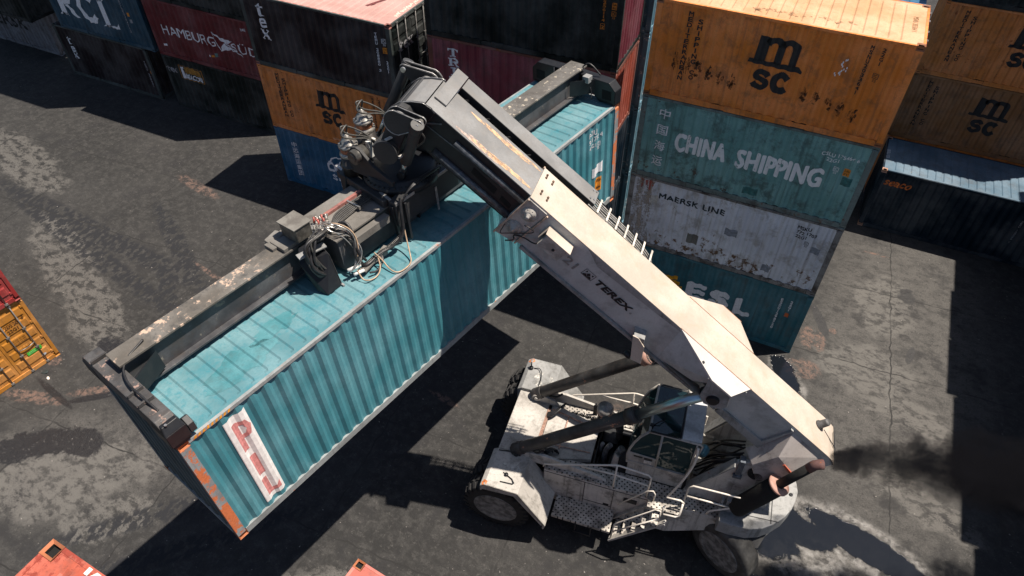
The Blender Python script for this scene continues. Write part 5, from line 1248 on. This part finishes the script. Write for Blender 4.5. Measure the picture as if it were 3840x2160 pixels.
# control boxes on the near end of the frame
m = MB(); m.hull([(x, y, z) for x, y in ((3.58, 1.70), (3.93, 1.72), (3.93, 1.26), (3.60, 1.27)) for z in (.86, 1.15)]); JB = spart('junction_box', m, plain('dusty_bronze_box', (.10, .095, .085), .45, .3, .4), RS, .015)
m = MB(); m.hull([(x, y, z) for x, y in ((3.56, 1.73), (3.96, 1.74), (3.96, 1.24), (3.57, 1.25)) for z in (1.15, 1.175)]); spart('box_lid', m, paint('dusty_box_lid', (.21, .20, .18), .1, .4, .6, streaks=False), JB, .006)
m = MB(); m.box(3.35, 3.72, 1.40, 1.92, .74, .82); m.hull([(3.3, 1.88, .74), (3.6, 1.95, .74), (3.3, 1.88, .86), (3.6, 1.95, .86), (3.35, 1.72, .74), (3.65, 1.75, .86)]); m.box(3.25, 3.45, 1.6, 1.85, .66, .80); spart('clamp_plate', m, PC['dusty_frame_top'], RS, .01)
m = MB(); m.hull([(3.5, .66, .0), (3.82, .66, .02), (3.86, .86, .66), (3.95, 1.30, .72), (3.60, 1.36, .74), (3.42, 1.15, .55), (3.45, .9, .02), (3.95, 1.2, .05)])
KB = spart('cable_housing', m, BLACKP, RS, .015)
m = MB(); m.box(3.82, 3.86, .62, .92, -.02, .03); m.beam((3.40, 1.10, .76), (3.92, .98, .76), .16, .03); spart('housing_flap', m, VG, KB, .006)
m = MB(); m.prism([(3.868, .855, .62), (3.835, .67, .03), (3.955, 1.19, .06), (3.955, 1.28, .66)], (.006, 0, 0)); spart('lit_housing_side', m, paint('sunlit_housing_grey', (.055, .057, .062), .1, .3, .4, streaks=False, dirtcol=(.10, .10, .095)), KB)  # lighter sheet over the black housing stands for sun on this side
m = MB()
for k in range(16):
    x, y = rr.uniform(3.95, 4.38), rr.uniform(1.12, 1.52); m.lathe((x, y, .84), (rr.uniform(-.4, .4), rr.uniform(-.4, .4), 1), [(.03, 0), (.03, .06), (.02, .065), (.02, .12), (0, .13)], 10)
for k in range(6): m.cyl((3.98 + .05 * k, 1.30, .92), (4.02 + .05 * k, 1.08, .90), .03, seg=12)
m.box(3.95, 4.35, 1.10, 1.5, .80, .86); VB = spart('valve_block', m, plain('bright_valve_metal', (.36, .345, .32), .35, .6, .25), RS)
m = MB()
for k in range(5): x, y = rr.uniform(4.0, 4.3), rr.uniform(1.2, 1.5); m.cyl((x, y, .88), (x + rr.uniform(-.05, .05), y + .04, .98), .02, seg=8)
spart('valve_cap', m, plain('red_valve_cap', (.34, .07, .055), .4), VB)
def hoses(n, gen, r, mat, name='hydraulic_hose'):
    m = MB()
    for k in range(n): m.tube(gen(k), r if not callable(r) else r(k), 8, 3)
    return spart(name, m, mat)
U = rr.uniform
for n_, mt_, r_ in ((5, HOSE, .026), (4, HOSEG, .022), (3, plain('pale_grey_hose', ()) if 0 else PC.get('mid_grey_hose', HOSEG), .018)):
    hoses(n_, lambda k: [(4.0 + U(-.08, .12), 1.12 + U(-.05, .1), .88), (3.92 + U(-.1, .1), 1.0 + U(-.15, .1), .96 + U(0, .16)), (3.62 + U(-.16, .12), 1.0 + U(-.12, .08), 1.0 + U(-.12, .1)), (3.48 + U(-.06, .12), .92 + U(-.1, .12), .72 + U(-.1, .1)), (3.55 + U(-.08, .15), .84 + U(-.06, .06), .4 + U(-.15, .1)), (3.72 + U(-.05, .1), .82, .25 + U(-.05, .15)), (3.85 + U(-.05, .1), .93, .5 + U(-.1, .1))], r_, mt_)
hoses(3, lambda k: [(4.15 + .06 * k, 1.08, .9), (4.32 + U(-.05, .1), .92, .98 + U(-.03, .08)), (4.36 + U(-.05, .1), .70 + U(-.05, .05), .8 + U(-.1, .1)), (4.20 + U(-.05, .1), .58, .48), (4.32 + U(-.05, .1), .6, .22)], .026, HOSE)
hoses(5, lambda k: [(4.0 + U(0, .3), 1.1 + U(0, .3), .95), (4.1 + U(-.15, .25), .95 + U(-.1, .1), 1.06 + U(-.05, .12)), (4.35 + U(-.15, .15), .72 + U(-.1, .1), .75 + U(-.15, .15)), (4.2 + U(-.15, .2), .56 + U(-.08, .1), .4 + U(-.15, .15)), (4.05 + U(-.1, .2), .6, .2)], .009, STEEL, 'thin_cable')
hoses(2, lambda k: [(4.24 + .05 * k, .62, .3), (4.35, .60 - .05 * k, .12), (4.7, .62 - .05 * k, .16 + .03 * k), (5.0, .52 - .05 * k, .2), (5.25, .42 - .04 * k, .38), (5.33, .46, .8), (5.42, .52, 1.05)], .030, HOSE)
m = MB()
for i in range(34):   # spiral guard on the long hose
    f = i / 33; p0_ = Vector((4.40 + .85 * f, .57 - .14 * f + .04 * math.sin(3 * f), .14 + .22 * f * f)); m.lathe(p0_, Vector((.85, -.14, .3 * f)), [(.033, -.004), (.038, 0), (.033, .004)], 10)
spart('hose_guard', m, plain('silver_spiral', (.40, .39, .37), .4, .5))
hoses(2, lambda k: [(4.6 + .1 * k, .60, .2), (4.75, .48, .1), (4.45, .36, .04), (4.3, .40, .1)], .020, HOSE)
hoses(4, lambda k: [(5.40, .50, .95), (5.55 + .05 * k, .45, 1.15 + .03 * k), (5.85 + .08 * k, .42 + .02 * k, 1.22), (6.3 + .1 * k, .5, 1.15), (6.5, .62, 1.0)], .018, HOSE)
hoses(1, lambda k: [(5.36, .50, .7), (5.28, .40, .35), (5.1, .15, .06), (5.0, .03, .03), (4.8, .0, .02), (4.62, .05, .03), (4.62, .25, .05), (4.66, .42, .12), (4.60, .55, .3)], .013, BRASS, 'loose_cable')
hoses(1, lambda k: [(4.62, .50, .2), (4.55, .38, .06), (4.38, .28, .03), (4.2, .30, .03), (4.12, .42, .04), (4.15, .55, .2)], .013, BRASS, 'loose_cable')
hoses(1, lambda k: [(4.1 + .06 * k, 1.1, 1.0), (4.2 + .08 * k, .95, 1.1), (4.4 + .03 * k, .72, .9), (4.35, .60, .55), (4.2, .62, .3)], .012, BRASS, 'loose_cable')
m = MB(); m.cyl((4.02, .66, .22), (4.22, .60, .22), .035, seg=14); m.cyl((4.06, .56, .14), (4.26, .50, .14), .03, seg=14); m.cyl((4.2, .6, .22), (4.27, .58, .22), .02, seg=10); spart('connector', m, plain('white_connector', (.72, .72, .70), .4), RS)
m = MB(); m.box(4.2, 4.9, .55, .62, .06, .14); m.beam((4.25, .52, .1), (5.0, .70, .1), .10, .03); spart('cable_tray', m, PC['dusty_frame_top'], RS)

# ------------------------------------------------------------------ cable-carrier arm beside the boom
m = MB(); nz = -.02
m.prism([BP((-2.10, .55, -.06)), BP((1.22, .60, -.06)), BP((1.22, 1.0, -.06)), BP((-2.10, .90, -.06))], BP((0, 0, .11)) - BP((0, 0, 0)))
ARM = m.out('hose_guard_arm', GREYT, RS, .008)
m = MB(); m.prism([BP((-2.10, .545, -.14)), BP((1.22, .595, -.14)), BP((1.22, .61, -.14)), BP((-2.10, .56, -.14))], BP((0, 0, .18)) - BP((0, 0, 0))); m.out('arm_side', BLACKP, ARM)
m = MB(); m.prism([BP((-2.38, -.14, .0)), BP((-2.13, -.12, .0)), BP((-2.12, .88, .052)), BP((-2.37, .87, .052))], BP((0, 0, .03)) - BP((0, 0, 0))); m.out('arm_bracket', GREYT, ARM, .006)
m = MB()
for s, b in ((1.08, .66), (1.16, .70), (1.08, .92), (1.16, .95)): q = BP((s, b, .05)); m.cyl(q, q + nv * .02, .022, seg=8)
m.out('bolt', STEEL, ARM)
m = MB()
LADH = plain('pale_grey_hose', (.34, .33, .31), .5, 0, .3)
for k in range(6):
    b = .56 + k * .068; j = rr.uniform(-.02, .02)
    m.tube([BP((1.12, b, -.02)), BP((1.5, b + j, -.05 - .015 * (k % 3))), BP((2.0, b - j, -.07)), BP((2.5, b - .03, -.10)), BP((2.80 + .03 * k, b - .07, -.16)), BP((2.96 + .03 * k, b - .10, -.30)), BP((2.98 + .03 * k, b - .12, -.50)), BP((2.7, b - .12, -.66)), BP((2.1, b - .10, -.70))], .013, 8, 2)
HL = m.out('hose_bundle', LADH, RS)
m = MB()
for k in range(4):
    b = .60 + k * .10; m.tube([BP((1.1, b, -.05)), BP((1.8, b + .02, -.10)), BP((2.5, b - .03, -.14)), BP((2.86, b - .07, -.24)), BP((2.9, b - .1, -.5))], .02, 8, 2)
m.out('hydraulic_hose', HOSE, HL)
for i in range(7):
    s_ = 1.36 + i * .25; t = -.012 - .10 * max(0, (s_ - 2.2)) ** 2; m = MB(); m.beam(BP((s_, .54 - .01 * i, t)), BP((s_ + .01, .965 - .012 * i, t)), .042, .012, nv)
    m.out('hose_clip', plain('pale_clip', (.60, .56, .50), .5), HL)
m = MB(); m.prism([BP((1.1, .965, -.14)), BP((2.6, .93, -.20)), BP((2.95, .89, -.34)), BP((3.02, .86, -.55)), BP((3.06, .88, -.55)), BP((3.0, .91, -.30)), BP((2.65, .95, -.16)), BP((1.1, .985, -.10))], nv * .05); m.out('tray_edge', BLACKP, HL)
m = MB(); m.prism([BP((1.2, .50, -.10)), BP((2.75, .48, -.14)), BP((3.0, .48, -.22)), BP((3.0, .50, -.22)), BP((2.75, .50, -.14)), BP((1.2, .52, -.10))], nv * .06); m.out('tray_edge', BLACKP, HL)
m = MB()
for k in range(7): m.tube([BP((-2.0 + .3 * k, .42, -.1 - .03 * (k % 3))), BP((-1.8 + .3 * k, .50, -.2)), BP((-1.7 + .32 * k, .48, -.35)), BP((-1.3 + .3 * k, .44, -.3))], .025, 8, 2)
for k in range(5): m.beam(BP((-1.95 + .5 * k, .41, -.06)), BP((-1.95 + .5 * k + .1, .56, -.06)), .025, .03)
m.out('hydraulic_hose', HOSE, RS)

# ------------------------------------------------------------------ ground
def ground_mat():
    t = NT('stained_asphalt'); v = t.coord(False)
    sep = t.n('SeparateXYZ'); t.put(sep.inputs[0], v); X, Yy = sep.outputs[0], sep.outputs[1]
    wob = t.noise(v, .9, 6, .65); wob2 = t.noise(v, 3.2, 7, .7); fine = t.noise(v, 26, 6, .7); grit = t.noise(v, 95, 3, .6); big = t.noise(v, .22, 5, .6)
    W1 = t.math('SUBTRACT', wob, .5); W2 = t.math('SUBTRACT', wob2, .5)
    warp = t.math('ADD', t.math('MULTIPLY', W1, 1.5), t.math('MULTIPLY', W2, .9))
    def blob(cx, cy, rx, ry, rot=0., soft=.35, k=1.):
        c, s = math.cos(R(rot)), math.sin(R(rot))
        dx = t.math('SUBTRACT', X, cx); dy = t.math('SUBTRACT', Yy, cy)
        u = t.math('MULTIPLY', t.math('ADD', t.math('MULTIPLY', dx, c), t.math('MULTIPLY', dy, s)), 1 / rx)
        w = t.math('MULTIPLY', t.math('SUBTRACT', t.math('MULTIPLY', dy, c), t.math('MULTIPLY', dx, s)), 1 / ry)
        d = t.math('SQRT', t.math('ADD', t.math('MULTIPLY', u, u), t.math('MULTIPLY', w, w)))
        d = t.math('ADD', d, t.math('MULTIPLY', warp, k))
        return t.ramp(d, 1 + soft * .5, 1 - soft * .5)
    def union(l):
        r = l[0]
        for q in l[1:]: r = t.math('MAXIMUM', r, q)
        return r
    mid = t.mix(t.ramp(big, .35, .65), (.013, .0132, .0135), (.031, .0305, .030))
    ms = t.noise(v, 7.5, 9, .72); ms2 = t.noise(t.scale(v, (1, 1.5, 1), (0, 0, .5)), 2.3, 11, .74)
    c = t.mix(t.ramp(wob2, .42, .66), mid, t.mix(.6, mid, (.060, .0585, .056)))
    c = t.mix(t.ramp(ms2, .53, .62, 0, .6), c, (.062, .060, .058))
    slab = union([blob(9.2, 1.5, 2.6, 7.5, 0, .9, .5), blob(-11.5, -13.0, 3.8, 1.6, 35, .9, .6), blob(-3.0, -14.5, 4.0, 1.6, 20, .9, .6)])
    c = t.mix(t.math('MULTIPLY', slab, t.ramp(ms2, .36, .56, .25, .8)), c, (.105, .10, .094))
    c = t.mix(t.ramp(wob, .53, .66, 0, .75), c, (.015, .015, .017))
    c = t.mix(t.ramp(ms, .54, .64, 0, .75), c, (.018, .0175, .018))
    c = t.mix(t.ramp(ms, .44, .36, 0, .55), c, (.09, .086, .081))
    # pale dusty abrasion
    pale = union([blob(-25.5, -3.4, 3.2, .9, -18), blob(-19, -6.9, 3.0, .8, -25), blob(-15.6, -8.4, 2.4, .8, -28), blob(-11.3, -13.3, 2.2, 1.2, 40), blob(-9.2, -13.6, 1.2, .6, 40), blob(8.7, 3.6, 1.0, 1.5, 0), blob(8.4, .3, 1.5, 1.0, 0), blob(9.6, -.9, 1.2, .6, -10), blob(10.2, -3.9, 1.4, .5, -20), blob(7.6, -6.9, 1.2, .7, 10), blob(-5.2, -16, 3, 1.4, 40), blob(-2.0, -12.6, 1.6, .8, 10), blob(1.5, -11.8, 1.6, .5, 5)])
    pm = t.math('MULTIPLY', pale, t.math('MULTIPLY', t.ramp(fine, .36, .60), t.ramp(ms2, .44, .52)))
    c = t.mix(t.math('MULTIPLY', pm, .9), c, (.18, .172, .16))
    # tyre tracks: dark bands broken into lugs
    tr = union([blob(-19, -5.4, 6.8, .45, -5, .5, .3), blob(-18.2, -6.3, 6.2, .38, -11, .5, .3), blob(-15.6, -4.6, 3.2, .35, -30, .5, .3), blob(-7.6, -12.5, 3.6, .32, 44, .5, .2), blob(-7.0, -13.6, 3.6, .30, 46, .5, .2), blob(-13.8, -6.8, 2.0, .3, -35, .5, .2)])
    lug = t.ramp(t.noise(t.scale(v, (5.5, 3.0, 1), (0, 0, .4)), 1, 3, .6), .44, .52)
    c = t.mix(t.math('MULTIPLY', tr, t.math('MULTIPLY', lug, .95)), c, (.008, .0095, .014))
    # oil stains
    oil = union([blob(-11.9, -12.3, .9, .45, 20, .2, 1.1), blob(-13.0, -13.0, 1.0, .5, 50, .2, 1.1), blob(-12.5, -12.6, 1.3, .45, 30, .1, 1.3), blob(-13.9, -11.4, .9, .10, -10, .4, .5), blob(-12.6, -10.9, .9, .12, 40, .4, .5), blob(-13.6, -9.3, .7, .35, 0, .3, 1.5), blob(6.75, 1.9, .16, .8, 25, .2, .5), blob(9.6, 1.6, .12, .4, -10, .4, .5), blob(9.3, 4.4, .3, .4, 0, .3, 1.5)])
    oil = t.math('MULTIPLY', oil, t.ramp(ms, .34, .44))
    c = t.mix(t.math('MULTIPLY', oil, .92), c, (.008, .008, .0095))
    # pinkish brick dust
    pk = union([blob(6.65, .95, .42, .55, 20, .25, .7), blob(6.5, -.5, .6, .45, 0, .3, 1.2), blob(7.2, 1.6, .12, .14, 0, .3, .6), blob(-14.4, -11.8, .9, .22, 15, .4, 1.1), blob(-12.9, -10.8, .8, .15, 35, .5, 1.2), blob(-17.6, -1.5, 1.2, .25, -10, .5, 1.2), blob(-13.2, -5.3, 1.1, .10, -12, .5, 1.), blob(-15.0, -10.5, .28, .22, 0, .3, .6), blob(2.2, -5.2, 1.6, .8, 12, .9, .6), blob(-3.2, -6.4, .6, .12, -10, .5, 1.), blob(8.2, 6.3, .4, .06, 0, .5, 1.), blob(-1.0, -13.1, .5, .2, 0, .5, 1.2)])
    c = t.mix(t.math('MULTIPLY', pk, t.math('MULTIPLY', t.ramp(wob2, .40, .55), t.ramp(ms, .60, .46))), c, t.mix(fine, (.13, .075, .062), (.20, .135, .105)))
    # slab joints and cracks
    bk = t.n('TexBrick'); bk.offset = .0; bk.inputs['Scale'].default_value = 1.; bk.inputs['Mortar Size'].default_value = .024; bk.inputs['Brick Width'].default_value = 4.6; bk.inputs['Row Height'].default_value = 3.7
    bk.inputs['Mortar Smooth'].default_value = .3
    add = t.n('VectorMath'); add.operation = 'ADD'; t.put(add.inputs[0], t.scale(v, (1, 1, 1), (0, 0, R(-4))))
    nz = t.n('TexNoise'); t.put(nz.inputs['Vector'], v); nz.inputs['Scale'].default_value = 2.; sc = t.n('VectorMath'); sc.operation = 'SCALE'; t.put(sc.inputs[0], nz.outputs['Color']); sc.inputs['Scale'].default_value = .22; t.put(add.inputs[1], sc.outputs[0])
    t.put(bk.inputs['Vector'], add.outputs[0])
    c = t.mix(t.math('MULTIPLY', bk.outputs['Fac'], t.ramp(wob, .40, .56, .35, .95)), c, (.012, .012, .012))
    c = t.mix(t.math('MULTIPLY', oil, .7), t.mix(t.ramp(fine, .35, .68, .0, .6), c, (.016, .0155, .0155)), (.007, .007, .009)); c = t.mix(t.ramp(grit, .62, .78, 0, .45), c, (.15, .144, .135)); sp = t.noise(v, 11, 2, .5); c = t.mix(t.ramp(sp, .735, .765, 0, .8), c, (.30, .28, .26)); sp2 = t.noise(t.scale(v, (1.3, .8, 1)), 16, 3, .6); c = t.mix(t.ramp(sp2, .70, .74, 0, .8), c, (.012, .012, .013))
    # standing water and salt-like rim
    wet = union([blob(8.9, -5.75, 1.55, .42, -14, .12, .55), blob(10.6, -6.6, .95, .42, 25, .12, .5), blob(7.5, -6.1, .8, .4, 10, .15, .7), blob(6.7, -6.2, .7, 1.1, 20, .15, .9), blob(6.5, -3.6, .22, 1.6, 12, .15, .5), blob(6.1, -1.0, .35, .9, 25, .2, .9), blob(7.3, -8.0, 1.0, .5, 0, .2, 1.)])
    rim = t.math('SUBTRACT', union([blob(8.9, -5.75, 1.85, .72, -14, .3, .55), blob(10.6, -6.6, 1.2, .7, 25, .3, .5), blob(7.3, -6.3, 1.3, 1.2, 10, .3, .9), blob(6.2, -1.2, .5, 1.1, 25, .3, .9)]), wet, clamp=True)
    c = t.mix(t.math('MULTIPLY', rim, t.ramp(wob2, .42, .62, 0, .8)), c, (.19, .183, .175))
    c = t.mix(t.math('MULTIPLY', wet, .93), c, (.006, .008, .012))
    ro = t.math('SUBTRACT', t.math('SUBTRACT', t.math('SUBTRACT', .86, t.math('MULTIPLY', rim, t.ramp(ms, .45, .6, 0, .62))), t.math('MULTIPLY', oil, .35)), t.math('MULTIPLY', wet, .79), clamp=True)
    h = t.math('ADD', t.math('MULTIPLY', fine, .6), t.math('ADD', t.math('MULTIPLY', wob2, 1.2), t.math('MULTIPLY', grit, .35)))
    h = t.math('MULTIPLY', h, t.math('SUBTRACT', 1.0, t.math('MULTIPLY', wet, .93)))
    return t.done(t.bsdf(c, ro, 0, t.bump(h, .55, .03)))
m = MB(); m.box(-300, 300, -300, 300, -.5, 0)
g = obj('ground', m.mesh('ground'), ground_mat()); g['kind'] = 'structure'
# scraps lying about
PAPER = plain('dirty_white_scrap', (.62, .58, .52), .8, 0, .2)
def scrap(x, y, w, h, mat, lab, name='scrap_of_paper', z=.004, k=7):
    m = MB(); pts = [(w * rr.uniform(.7, 1.1) * math.cos(i * 6.2832 / k), h * rr.uniform(.7, 1.1) * math.sin(i * 6.2832 / k)) for i in range(k)]
    a = rr.uniform(0, 3.14); ca, sa = math.cos(a), math.sin(a)
    top = [(p * ca - q * sa, p * sa + q * ca, .012 + rr.uniform(0, .02)) for p, q in pts]
    m.hull(top + [(p * ca - q * sa, p * sa + q * ca, 0) for p, q in pts])
    o = m.out(name, mat); o.location = (x, y, z); o['label'] = lab; o['category'] = 'litter'; return o
scrap(-14.55, -11.08, .08, .05, PAPER, 'small white scrap lying just beside the yellow orange doors')
scrap(-14.85, -10.95, .12, .09, plain('dark_scrap', (.02, .03, .032), .6), 'dark flat scrap lying beside the white scrap by the yellow orange doors')
scrap(6.62, -2.05, .17, .09, plain('grey_scrap', (.20, .18, .15), .7), 'bent grey scrap lying on the wet strip beside the boom', 'scrap_of_metal')

# ------------------------------------------------------------------ exhaust smoke
tip = VM @ (b0 + ax * 1.28 + Vector((.2, .05, 0)))
def smoke_mat():
    t = NT('black_smoke'); v = t.coord(False)
    sep = t.n('SeparateXYZ'); t.put(sep.inputs[0], v)
    n = t.noise(v, 1.7, 7, .66, .5)
    x = sep.outputs[0]
    rad = t.math('ADD', .20, t.math('MULTIPLY', x, .15))
    cy = t.math('MULTIPLY', t.math('SINE', t.math('MULTIPLY', x, .9)), .16)
    dy = t.math('SUBTRACT', sep.outputs[1], cy)
    d = t.math('DIVIDE', t.math('SQRT', t.math('ADD', t.math('MULTIPLY', dy, dy), t.math('MULTIPLY', sep.outputs[2], sep.outputs[2]))), rad)
    d = t.math('ADD', d, t.math('MULTIPLY', t.math('SUBTRACT', n, .5), 2.7))
    f = t.ramp(d, 1.25, .2)
    dens = t.math('MULTIPLY', f, t.math('DIVIDE', 40.0, t.math('ADD', .55, t.math('MULTIPLY', x, .42))))
    dens = t.math('MULTIPLY', dens, t.ramp(x, -.05, .15))
    pv = t.n('VolumePrincipled'); pv.inputs['Color'].default_value = (.018, .018, .022, 1); t.put(pv.inputs['Density'], dens)
    t.t.links.new(pv.outputs[0], t.out.inputs['Volume']); return t.m
m = MB(); m.lathe((-.1, 0, 0), (1, 0, 0), [(.3, 0), (.5, .6), (1.0, 2.2), (1.6, 4.5), (2.1, 7.0), (2.4, 9.0)], 20)
sm = obj('exhaust_smoke', m.mesh('smoke'), smoke_mat()); sm['kind'] = 'stuff'; sm['label'] = 'black exhaust smoke drifting right from the machine'
sdir = Vector((3.75, 1.05, .25)); sm.location = tip; sm.rotation_euler = sdir.to_track_quat('X', 'Z').to_euler()

# ------------------------------------------------------------------ light, sky, camera
sd = Vector((.372, .235, 1.0)).normalized()
sun = bpy.data.lights.new('sun', 'SUN'); sun.energy = 5.0; sun.angle = R(.5); sun.color = (1.0, .90, .78)
so = bpy.data.objects.new('sun', sun); COL.objects.link(so); so.rotation_euler = sd.to_track_quat('Z', 'Y').to_euler(); so.location = (0, 0, 40)
w = bpy.data.worlds.new('World'); S.world = w; w.use_nodes = True
nt = w.node_tree; sky = nt.nodes.new('ShaderNodeTexSky'); sky.sky_type = 'NISHITA'; sky.sun_disc = False
sky.sun_elevation = math.asin(sd.z); sky.sun_rotation = math.atan2(sd.x, sd.y)
nt.links.new(sky.outputs[0], nt.nodes['Background'].inputs[0]); nt.nodes['Background'].inputs[1].default_value = .055
cam = bpy.data.cameras.new('camera'); cam.sensor_width = 36; cam.lens = 2594.285 / 3840 * 36; cam.clip_end = 2000; cam.clip_start = .1
co = bpy.data.objects.new('camera', cam); COL.objects.link(co)
co.matrix_world = Matrix.Translation((4.08885, -16.87239, 17.21961)) @ Matrix.Rotation(.441000, 4, 'Z') @ Matrix.Rotation(.788238, 4, 'X') @ Matrix.Rotation(.006881, 4, 'Z')
S.camera = co
S.view_settings.view_transform = 'Standard'; S.view_settings.look = 'None'; S.view_settings.exposure = .64; S.view_settings.gamma = 1
S.cycles.volume_step_rate = 2.; S.cycles.volume_max_steps = 64; S.cycles.max_bounces = 8; S.cycles.transparent_max_bounces = 12; S.cycles.sample_clamp_indirect = 6
